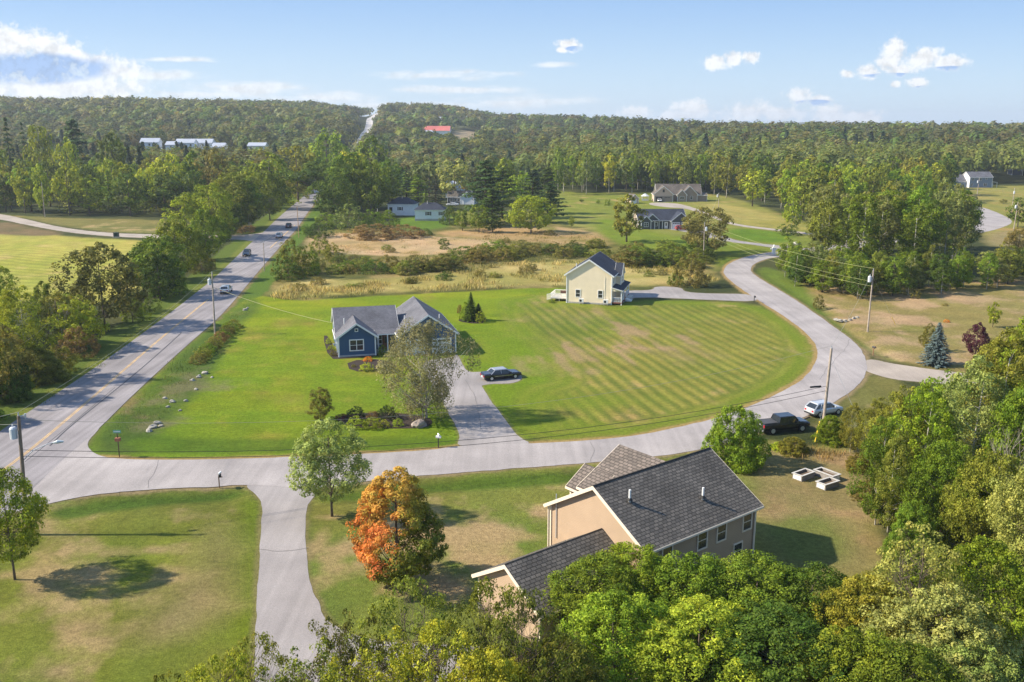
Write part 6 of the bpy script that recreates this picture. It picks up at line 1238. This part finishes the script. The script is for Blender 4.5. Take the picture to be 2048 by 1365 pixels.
def car(kind, loc, ang, col, label, name, roofcol=None, cat='car', trim=BLACK):
    e = empty(name, loc, ang, label, cat); P_ = paint(name + '_paint', col); RP = paint(name + '_roof', roofcol) if roofcol else P_
    if kind == 'sedan': L_, W2, hh = 5.5, .97, 1.46; body = [(-2.75, .86, .38, .82), (-2.6, .93, .3, .98), (-1.6, .97, .26, 1.0), (0, .97, .25, .95), (1.2, .97, .25, .93), (2.3, .95, .28, .86), (2.65, .88, .34, .76), (2.75, .8, .38, .66)]; gh = (-1.75, -1.15, .55, 1.35); wh = (-1.7, 1.75); wr = .34; zb = .94
    elif kind == 'suv': L_, W2, hh = 4.6, .93, 1.62; body = [(-2.3, .84, .42, .95), (-2.2, .91, .34, 1.08), (-1, .93, .3, 1.05), (.8, .93, .3, 1.03), (1.7, .92, .32, .97), (2.15, .86, .38, .86), (2.3, .76, .42, .74)]; gh = (-2.2, -1.6, .3, 1.1); wh = (-1.4, 1.4); wr = .36; zb = 1.04
    else: L_, W2, hh = 5.9, 1.02, 1.92; body = [(-2.95, .95, .55, 1.2), (-2.9, 1.0, .5, 1.28), (-1, 1.01, .45, 1.28), (.9, 1.01, .45, 1.24), (2.0, 1.0, .5, 1.2), (2.7, .96, .52, 1.12), (2.95, .9, .56, .98)]; gh = (-1.05, -.85, 1.0, 1.55); wh = (-1.85, 1.9); wr = .42; zb = 1.26
    b = MB(); loft(b, body); b.build('body', [P_], e)
    a0, a1, a2, a3 = gh; zt = hh; g = MB()
    w0, w1 = W2 * .9, W2 * .74; lo = [(a0, -w0, zb - .04), (a3, -w0, zb - .04), (a3, w0, zb - .04), (a0, w0, zb - .04)]; up = [(a1, -w1, zt - .05), (a2, -w1, zt - .05), (a2, w1, zt - .05), (a1, w1, zt - .05)]
    for i in range(4): g.face([lo[i], lo[(i + 1) % 4], up[(i + 1) % 4], up[i]])
    g.face(up); g.build('window', CGLASS, e)
    r_ = MB(); ru = [(x * .985 + .01, y * .93, zt) for x, y, z in up]; rl = [(x + (.06 if x > 0 else -.06), y * 1.04, zt - .09) for x, y, z in up]
    r_.face(ru)
    for i in range(4): r_.face([rl[i], rl[(i + 1) % 4], ru[(i + 1) % 4], ru[i]])
    def pil(xa, xb, wd_=.05):
        for s_ in (-1, 1): r_.tube([(xa, s_ * (w0 + .005), zb - .04), (xb, s_ * (w1 + .01), zt - .06)], wd_, 4, cap=False)
    pil(a0, a1, .09 if kind != 'pickup' else .06); pil(a3, a2, .045); pil((a0 * .5 + a3 * .5) - .05, (a1 * .5 + a2 * .5), .035)
    if kind == 'suv': pil(a0 * .72 + a3 * .28, a1 * .72 + a2 * .28, .07); [r_.tube([(a1 + .1, s_ * w1 * .9, zt + .05), (a2 - .1, s_ * w1 * .9, zt + .05)], .022, 5) for s_ in (-1, 1)]
    r_.build('roof', RP, e)
    if kind == 'pickup':
        c = MB(); c.box(-2.86, -1.12, -.86, .86, 1.285, 1.31); c.build('bed_cover', flat('tonneau', (.06, .06, .065), .6, noise=.1), e); c = MB()
        for y in (-.84, .8): c.box(-2.9, -1.1, y, y + .04, 1.28, 1.33)
        c.build('bed_rail', BLACK, e); c = MB(); c.box(-2.975, -2.955, -.35, .35, .95, 1.05); c.build('tailgate_emblem', PLATE, e)
    for x in wh:
        for s_ in (-1, 1):
            w = MB(); yo_ = s_ * (W2 - .1); w.tube([(x, yo_ - .11, wr), (x, yo_ + .13 * (1 if s_ > 0 else 1), wr)], wr, 14); wo = w.build('wheel', TYRE, e)
            q = MB(); q.tube([(x, s_ * (W2 + .02), wr), (x, s_ * (W2 + .045), wr)], wr * .62, 10); q.build('rim', RIM, wo)
    zl = body[0][3] - .16
    for s_ in (-1, 1):
        q = MB(); q.box(-L_ / 2 - .02, -L_ / 2 + .14, s_ * W2 * .66 - .13, s_ * W2 * .66 + .13, zl - .1, zl + .1) if kind != 'pickup' else q.box(-L_ / 2 - .02, -L_ / 2 + .1, s_ * W2 * .86 - .09, s_ * W2 * .86 + .09, .85, 1.15); q.build('taillight', REDL, e)
        q = MB(); zf = body[-1][3] - .1; q.box(L_ / 2 - .16, L_ / 2 + .015, s_ * W2 * .62 - .16, s_ * W2 * .62 + .14, zf - .08, zf + .06); q.build('headlight', HEADL, e)
        q = MB(); q.box(a3 - .35, a3 - .2, s_ * (W2 + .12) - .1, s_ * (W2 + .12) + .1, zb, zb + .14); q.build('mirror', P_, e)
    q = MB(); q.box(-L_ / 2 - .06, -L_ / 2 + .05, -W2 * .82, W2 * .82, .36, .52); q.build('bumper', CHROME if kind != 'suv' else trim, e)
    q = MB(); q.box(L_ / 2 - .05, L_ / 2 + .05, -W2 * .78, W2 * .78, .34, .5); q.build('bumper', trim, e)
    q = MB(); q.box(-L_ / 2 - .035, -L_ / 2, -.2, .2, zl - .14, zl + .0); q.build('plate', PLATE, e)
    q = MB(); q.box(L_ / 2 - .03, L_ / 2 + .02, -.45, .45, body[-1][3] - .22, body[-1][3] - .08); q.build('grille', BLACK, e)
    if kind == 'sedan':
        q = MB(); [q.box(-1.3, 1.3, s_ * W2 - .012, s_ * W2 + .012, .58, .62) for s_ in (-1, 1)]; q.build('side_moulding', CHROME, e)
    return e
def hd(p0, p1): a, b = at(*p0), at(*p1); return math.atan2(b.y - a.y, b.x - a.x)
def mid(p, lift=.03): q = at(*p); return (q.x, q.y, Hf(q.x, q.y) + lift)
car('sedan', mid((1002, 757), .02), hd((985, 762), (1032, 757)), (.02, .012, .016), 'long black sedan with a grey roof parked beside the blue house driveway', 'limousine', (.34, .34, .37))
car('pickup', mid((1565, 862), .03), R(16), (.012, .013, .018), 'black pickup with a covered bed parked at the roadside bushes', 'pickup_truck', cat='pickup')
car('suv', mid((1647, 829), .03), R(24), (.5, .52, .55), 'silver estate car parked behind the tall bare pole', 'parked_car')
mr_dir = lambda p: hd((p[0] - 12, p[1] + 11), (p[0] + 12, p[1] - 11))
rd = R(96)
def road_car(px, py, back, col, label, name, **k):
    a = at(px, py); i = np.argmin([abs(q[1] - a.y) for q in mlw]); i = min(max(i, 1), len(mlw) - 2); d = math.atan2(mlw[i + 1][1] - mlw[i - 1][1], mlw[i + 1][0] - mlw[i - 1][0])
    if (d > 0) != (not back): d += math.pi
    return car('suv', (a.x, a.y, Hf(a.x, a.y) + .05), d, col, label, name, **k)
road_car(453, 586, False, (.62, .63, .65), 'white car driving away on the main road beside the near wire pole', 'moving_car')
road_car(494, 512, True, (.03, .045, .07), 'dark blue car coming towards the camera on the main road', 'moving_car')
road_car(559, 476, False, (.6, .6, .6), 'pale silver car driving away just past the gravel road', 'moving_car')
road_car(578, 456, False, (.05, .03, .045), 'dark maroon car driving away, farthest one on the main road', 'moving_car')
car('sedan', mid((905, 412), .02), R(172), (.68, .69, .7), 'white car parked at the grey gabled house among the pines', 'parked_car')
car('suv', mid((1364, 461), .02), R(10), (.35, .02, .02), 'red car in front of the white garage doors of the grey house', 'parked_car')
p = at(1308, 404); car('suv', (p.x + 2.3, p.y - .3, 0.02), R(-92), (.65, .66, .68), 'white car standing in the open garage bay of the brown house', 'parked_car')

# ------------------------------------------------------------------ poles, lamps, wires
POLES = {}
def pole(key, bx, by, tx, ty, label, r=.15, tr=None, lamp=False, mat=WOODPOLE, arm=False):
    b = at(bx, by); h_ = top_h(tx, ty, b.y); t = ray(tx, ty); s_ = b.y / t[1]; tx_ = t[0] * s_
    e = empty('utility_pole', b, 0, label, 'pole'); dx = tx_ - b.x; q = MB(); q.tube([(0, 0, -.3), (dx, 0, h_)], [r, r * .68], 10); q.build('post', mat, e); POLES[key] = (b, dx, h_)
    q = MB(); q.tube([(dx, 0, h_), (dx, 0, h_ + .3)], [.07, .05], 8); q.build('insulator', GREYMETAL, e)
    if tr is not None:
        s2 = tr; f = .86; q = MB(); cx_, z_ = dx * f + s2 * (r + .34), h_ * f; q.tube([(cx_, 0, z_ - .5), (cx_, 0, z_ + .38), (cx_, 0, z_ + .5)], [.29, .29, .2], 12); q.tube([(cx_, 0, z_ + .5), (cx_, 0, z_ + .75)], .05, 6); q.build('transformer', flat('transformer_grey', (.55, .58, .62), .5) if 'transformer_grey' not in bpy.data.materials else bpy.data.materials['transformer_grey'], e)
        q = MB(); q.box(min(dx * f, cx_), max(dx * f, cx_), -.04, .04, z_ - .05, z_ + .05); q.build('bracket', GREYMETAL, e)
    if lamp:
        q = MB(); q.tube([(dx * .6, 0, h_ * .62), (dx * .6 + .9, .3, h_ * .62 + .9), (dx * .6 + 2.0, .6, h_ * .62 + 1.35), (dx * .6 + 2.5, .75, h_ * .62 + 1.45)], .04, 7); ao = q.build('lamp_arm', GREYMETAL, e)
        q = MB(); q.tube([(dx * .6 + 2.4, .72, h_ * .62 + 1.42), (dx * .6 + 2.75, .82, h_ * .62 + 1.48), (dx * .6 + 3.2, .95, h_ * .62 + 1.45)], [.06, .17, .08], 9); q.build('lamp_head', flat('lamp_shell', (.5, .56, .58), .4), ao)
        q = MB(); q.box(-.13 + dx * .25, .13 + dx * .25, -.19, -.14, 2.6, 2.9); q.build('notice', WHITE, e); q = MB(); q.tube([(dx, 0, h_ - .1), (dx + .55, .1, h_ + .05)], .06, 6); q.tube([(dx + .5, .1, h_ - .25), (dx + .5, .1, h_ + .15)], .08, 8); q.build('switch', GREYMETAL, e)
    return e
pole('A', 55, 1070, 37, 832, 'weathered wooden pole with street lamp and grey transformer at the road junction', .19, -1, True, flat('old_pole', (.20, .155, .12), .9, noise=.3, nscale=3))
pole('B', 430, 668, 424, 547, 'wooden pole with a transformer beside the main road above the hedge', .15, -1); pole('C', 1735, 664, 1747, 541, 'pale wooden pole with a transformer on the verge of the curving road', .15, -1)
pole('D', 1645, 862, 1663, 697, 'tall bare leaning pole in front of the silver car', .19); pole('E', 1407, 522, 1409, 448, 'pale pole with transformer left of the wide brownish tree', .14, 1)
pole('F', 1437, 424, 1437.6, 387, 'pole above the pasture between the brown house and the wood', .15, -1); pole('G', 90, 434, 83, 367, 'leaning pale pole at the left wood edge beside the gravel road', .15)
pole('H', 529, 543, 527, 486, 'thin grey pole behind the bushes at the right edge of the main road', .12); pole('I', 598, 476, 594, 412, 'thin orange-tinted pole beside the far cars on the main road', .12, mat=flat('orange_pole', (.4, .25, .14), .8))
pole('J', 755, 424, 754, 393, 'short white pole left of the white houses', .13, mat=WHITE); pole('K', 1951.5, 407, 1959, 357, 'pale pole with a transformer before the blue-grey house', .16, -1)
pole('L', 2022, 429, 2029.5, 378, 'thin pale pole at the far side of the turning circle', .16, 0); pole('M', 2026.7, 463, 2036, 406, 'pale pole with a transformer at the near side of the turning circle', .16, -1)
def wp(k, f=1.0, dy=0): b, dx, h_ = POLES[k]; return Vector((b.x + dx * f, b.y + dy, b.z + h_ * f + (.3 if f == 1 else 0)))
def wire(a, b, sag, label, n=1, off=.0, mat=WIRE, r=.022):
    e = empty('power_line', a, 0, label, 'wire')
    for k in range(n):
        pts = []
        for i in range(25): t = i / 24; p = a.lerp(b, t) - a; pts.append(p + Vector((0, 0, -sag * 4 * t * (1 - t) - off * k)))
        q = MB(); q.tube(pts, r, 5); q.build('wire', mat, e)
    return e
wire(wp('A'), wp('B'), 1.0, 'pale overhead wire along the left side of the main road', mat=WIREPALE, r=.013); wire(wp('A'), wp('A') + Vector((-14, -14, .3)), .3, 'pale wire leaving the junction pole towards the lower left', mat=WIREPALE)
wire(wp('A', .93), wp('A', .93) + Vector((-16, 1, 0)), .2, 'level wire leaving the junction pole to the left', mat=WIREPALE); wire(wp('B'), wp('H'), 1.2, 'thin wire between the two poles along the main road', mat=WIREPALE, r=.02); wire(wp('H'), wp('I'), 1.2, 'far thin wire above the cars on the main road', mat=WIREPALE, r=.02)
bpy.context.view_layer.update(); bhm = bpy.data.objects['blue_house'].matrix_world
wire(wp('B', .78), bhm @ Vector((.2, 9, 3.3)), .5, 'pale yellow service wire running down to the blue house', mat=flat('yellow_wire', (.5, .45, .25), .6), r=.03)
wire(wp('A', .72), wp('D', .55), 2.6, 'pair of long dark wires sagging across the lawns from the junction pole', 2, .55, r=.024); wire(wp('A', .97), wp('D'), 3.2, 'single thin wire high across the lawns to the tall bare pole', mat=WIREPALE, r=.015)
wire(wp('D'), wp('C'), .6, 'wire between the two poles on the outer side of the road bend', mat=WIREPALE, r=.016)
wire(wp('C'), wp('E'), 1.2, 'upper pale wire crossing in front of the tree belt', mat=flat('lime_wire', (.42, .42, .2), .6), r=.017); wire(wp('C', .82), wp('E', .85), 1.4, 'lower pair of wires crossing in front of the tree belt', 2, .8, mat=bpy.data.materials['lime_wire'], r=.015)
wire(wp('E'), wp('F'), 1.4, 'wire rising over the pasture beside the wide brownish tree', mat=WIREPALE, r=.03); wire(wp('F'), wp('K'), 6, 'long pale wires in front of the wood at the right', 2, 2.2, mat=bpy.data.materials['lime_wire'], r=.024)
q = MB(); a = wp('D', .55); b = wp('A', .72); d = (b - a).normalized(); q.tube([a + d * .9, a + d * 2.3], .11, 8); sb = q.build('splice_box', BLACK); tag(sb, 'black splice case hanging on the wires at the tall bare pole', 'splice case')
GY = flat('guy_guard', (.75, .52, .04), .6)
for (x0, y0), (x1, y1), k, l in (((1630, 885), (1639, 850), 'D', 'thick yellow guy guard at the foot of the tall bare pole'), ((1734, 878), (1708, 838), 'D', 'longer yellow guy guard of the pair right of the silver car'), ((1731, 871), (1717, 834), 'D', 'shorter yellow guy guard of the pair right of the silver car'), ((1791, 650), (1776, 627), 'C', 'thin yellow guy guard on the dry field')):
    a = at(x0, y0); b = wp(k, .9); d = (b - a).normalized(); e = empty('guy_wire', a, 0, l, 'guy wire'); L_ = 2.6 if k == 'D' else 2.2
    if k == 'D' and x0 < 1700: d = (wp(k, .5) - a).normalized()
    q = MB(); q.tube([(0, 0, 0), d * L_], .07 if x0 < 1700 else .045, 7); q.build('guard', GY, e); q = MB(); q.tube([d * L_, b - a if x0 >= 1700 else wp(k, .5) - a], .012, 4); q.build('wire', GREYMETAL, e)

# ------------------------------------------------------------------ small things
def mailbox(px, py, h_, ang, label, box=(.03, .03, .032), post=(.25, .13, .07), paper=False):
    e = empty('mailbox', at(px, py), ang, label, 'mailbox'); q = MB(); q.box(-.05, .05, -.05, .05, 0, h_); q.box(-.04, .35, -.04, .04, h_ - .12, h_ - .04); q.build('post', flat('mpost', post, .8), e)
    q = MB(); q.prism([(-.13, 0), (.13, 0), (.13, .14), (.09, .22), (0, .26), (-.09, .22), (-.13, .14)], -.28, .28); q.v = [(x + .1, y, z + h_) for x, y, z in q.v]; bo_ = q.build('box', flat('mbox', box, .45), e); q = MB(); q.box(.22, .25, -.1, -.05, h_ + .05, h_ + .3); q.build('flag', REDL, bo_)
    if paper: q = MB(); q.tube([(.0, -.1, h_ + .3), (.25, .1, h_ + .42)], .09, 8); q.build('newspaper_tube', WHITE, e)
mailbox(439, 976, 1.15, R(20), 'mailbox on a brown post with a white tube, at the junction road', paper=True); mailbox(877, 896, 1.1, R(80), 'pale grey mailbox on a dark post beside the blue house driveway', (.6, .6, .6), (.05, .04, .035), True)
mailbox(1508, 606, 1.15, 0, 'black mailbox at the end of the yellow house driveway', post=(.05, .05, .05)); mailbox(1746, 711, 1.15, R(30), 'black mailbox on a reddish post where the gravel drive begins'); mailbox(2016, 440, 1.5, 0, 'dark mailbox at the rim of the turning circle', post=(.05, .05, .05))
e = empty('street_sign', at(239, 914), 0, 'small green street name sign on a dark post at the junction corner', 'street sign'); q = MB(); q.box(-.04, .04, -.04, .04, 0, 2.6); q.build('post', flat('rust_post', (.12, .07, .05), .8), e); q = MB(); q.box(-.42, .42, -.015, .015, 2.62, 2.95); so_ = q.build('sign_plate', flat('sign_green', (.12, .33, .22), .5), e)
q = MB(); [q.box(-.34 + .1 * i, -.27 + .1 * i, -.02, -.016, 2.73, 2.83) for i in range(7)]; q.build('lettering', WHITE, so_); q = MB(); q.box(-.25, .25, -.2, .2, 1.75, 2.1); q.build('mail_shelf', flat('rusty', (.3, .12, .07), .8), e)
e = empty('utility_box', at(233, 475), 0, 'dark green utility cabinet on a pale pad beside the gravel road', 'cabinet'); q = MB(); q.box(-.75, .75, -.4, .4, .15, 1.5); q.build('cabinet', flat('cab_green', (.02, .05, .04), .5), e); q = MB(); q.box(-1, 1, -.6, .6, 0, .15); q.build('pad', CONC, e)
e = empty('lantern_post', at(1547, 509), 0, 'white stone lantern post at the entrance of the grey house drive', 'lantern post'); q = MB(); q.box(-.4, .4, -.4, .4, 0, 1.9); q.box(-.9, .9, -.25, .25, 1.3, 1.55); q.build('pillar', WHITE, e); q = MB(); q.tube([(0, 0, 1.9), (0, 0, 2.3), (0, 0, 2.6)], [.15, .3, .1], 8); q.build('lantern', WHITE, e)
# raised garden beds
BW = flat('weathered_boards', (.24, .22, .21), .85, noise=.25, nscale=4)
for cs, l in (([(1587.7, 946.6), (1612.6, 937.4), (1628, 942.5), (1602, 951.3)], 'grey wooden raised bed nearest the house corner, left one of three'), ([(1630.9, 938.4), (1641, 935), (1679, 948), (1668, 953.5)], 'longest grey wooden raised bed, farthest back of three'), ([(1635, 963.7), (1661, 955.7), (1677, 959.8), (1649, 968.8)], 'grey wooden raised bed nearest the camera of three')):
    P4 = [at(x, y, .62) for x, y in cs]; c = sum(P4, Vector()) / 4; u = ((P4[1] - P4[0]) + (P4[2] - P4[3])) / 2; v = ((P4[3] - P4[0]) + (P4[2] - P4[1])) / 2
    if v.length > u.length: u, v = v, u
    a = math.atan2(u.y, u.x); L_, w_ = u.length / 2, v.length / 2; e = empty('raised_bed', (c.x, c.y, 0), a, l, 'raised bed', 'raised garden beds'); t = .06; q = MB()
    w_ = max(.55, w_ * .95)
    q.box(-L_, L_, -w_, -w_ + t, 0, .56); q.box(-L_, L_, w_ - t, w_, 0, .56); q.box(-L_, -L_ + t, -w_ + t, w_ - t, 0, .56); q.box(L_ - t, L_, -w_ + t, w_ - t, 0, .56); q.build('frame', BW, e)
    q = MB(); o_ = .08; q.box(-L_ - o_, L_ + o_, -w_ - o_, -w_ + .12, .56, .62); q.box(-L_ - o_, L_ + o_, w_ - .12, w_ + o_, .56, .62); q.box(-L_ - o_, -L_ + .12, -w_ + .12, w_ - .12, .56, .62); q.box(L_ - .12, L_ + o_, -w_ + .12, w_ - .12, .56, .62); q.build('rim', flat('pale_boards', (.44, .42, .40), .8, noise=.15), e)
    q = MB(); q.box(-L_ + t, L_ - t, -w_ + t, w_ - t, .05, .36); q.build('soil', flat('bed_soil', (.13, .09, .06), .95, noise=.3, nscale=8), e)
    for s_ in (-1, 1): q = MB(); q.box(s_ * L_ - .012 - (.0 if s_ > 0 else .0), s_ * L_ + .012, -w_ * .8, w_ * .8, .08, .5); q.build('end_panel', WHITE, e)
# rocks
def rock(px, py, w, h_, label, seed, group=None, mat=ROCK):
    rr = random.Random(seed); bm = bmesh.new(); bmesh.ops.create_icosphere(bm, subdivisions=3, radius=1)
    ph = [rr.uniform(0, 6) for _ in range(6)]
    for v in bm.verts:
        p = v.co; k = 1 + .16 * math.sin(3 * p.x + ph[0]) * math.cos(3 * p.y + ph[1]) + .12 * math.sin(5 * p.z + ph[2] + 2 * p.x) + .05 * math.sin(9 * p.y + ph[3]); v.co = Vector((p.x * w / 2 * k, p.y * w / 2 * k * .75, max(-.2 * h_, p.z * h_ * .7 * k)))
    me = bpy.data.meshes.new('rock'); bm.to_mesh(me); bm.free(); o = link('rock', me, None, [mat]); p = at(px, py); o.location = (p.x, p.y, Hf(p.x, p.y) + h_ * .15); o.rotation_euler = (0, 0, rr.uniform(0, 6)); tag(o, label, 'rock', group); return o
rock(839, 853, 2.0, .95, 'large grey-brown boulder in the mulch bed under the birch', 1).name = 'boulder'
rock(1593, 490, 2.6, 1.2, 'pale rounded boulder on the lawn by the upper drive', 2, mat=CONC).name = 'boulder'
PR = flat('pale_rock', (.30, .28, .25), .9, noise=.3, nscale=2, bump=.5); D3 = ['pale', 'grey', 'tiny pale', 'flat grey', 'rounded pale']
for i, (x, y, w) in enumerate(((410, 748, 1.0), (398, 755, .8), (385, 762, .7), (424, 756, .5), (392, 780, .6), (330, 798, .6), (345, 805, .8), (336, 815, .5), (372, 803, .6), (360, 822, .5), (315, 848, .9), (306, 856, 1.0), (298, 863, .8), (322, 853, .6), (490, 621, .9), (495, 617, .6))):
    rock(x, y, w, w * .5, '%s stone in the weedy bank left of the bright lawn, %s from the top' % (D3[i % 5], ['first', 'second', 'third', 'fourth', 'fifth', 'sixth', 'seventh', 'eighth', 'ninth', 'tenth', 'eleventh', 'twelfth', 'thirteenth', 'fourteenth', 'fifteenth', 'sixteenth'][i]), 30 + i, 'stones in the weedy bank', PR)
for i, (x, y, w) in enumerate(((1672, 641, .9), (1680, 643, 1.0), (1690, 643, .9), (1700, 641, .8), (1707, 638, .8), (1714, 636, .7))): rock(x, y, w, w * .5, '%s stone of the curved culvert edging on the verge, %s from the left' % (D3[i % 5], ['first', 'second', 'third', 'fourth', 'fifth', 'sixth'][i]), 60 + i, 'culvert stones on the verge', PR)
# mulch beds
for pts in ([(645, 672), (657, 672), (672, 712), (760, 706), (760, 713), (690, 718), (658, 719)], [(693, 722), (770, 718), (800, 738), (760, 742), (700, 744)], [(672, 836), (720, 826), (800, 826), (860, 836), (866, 848), (850, 857), (790, 858), (720, 857), (680, 848)], [(915, 640), (940, 634), (968, 640), (970, 647), (945, 648), (920, 644)]):
    sheet('mulch_bed', chaikin(g2(pts), True, 1), MULCH, .03)
q = at(1660, 838)
# a little dark rail at the verge between the two parked vehicles
e = empty('kerb_timber', at(1611, 838), hd((1600, 843), (1622, 833)), 'low dark timber at the road edge between the pickup and the silver car', 'timber'); b = MB(); b.box(-.9, .9, -.07, .07, 0, .12); b.build('beam', BARK, e)

# ------------------------------------------------------------------ unique labels for repeats
ORD = ['first', 'second', 'third', 'fourth', 'fifth', 'sixth', 'seventh', 'eighth', 'ninth', 'tenth', 'eleventh', 'twelfth']
by = {}
for o in bpy.data.objects:
    if o.parent is None and 'label' in o and 'group' in o: by.setdefault(o['label'], []).append(o)
for l, os_ in by.items():
    if len(os_) > 1:
        os_.sort(key=lambda o: o.location.x / max(o.location.y, 1))
        for i, o in enumerate(os_): o['label'] = '%s, %s from left' % (l, ORD[min(i, 11)])

# ------------------------------------------------------------------ air
bpy.ops.mesh.primitive_cube_add(size=1)
hz = bpy.context.object; hz.name = 'haze'; hz.data.name = 'haze'; hz.scale = (14000, 9400, 140); hz.location = (0, 3700, 63)
m, N, L, B = nm('air'); N.remove(B); v = N.new('ShaderNodeVolumePrincipled'); v.inputs['Density'].default_value = HAZE; v.inputs['Color'].default_value = (.80, .88, 1, 1); v.inputs['Anisotropy'].default_value = .2
L.new(v.outputs[0], N['Material Output'].inputs['Volume']); hz.data.materials.append(m); tag(hz, kind='stuff')
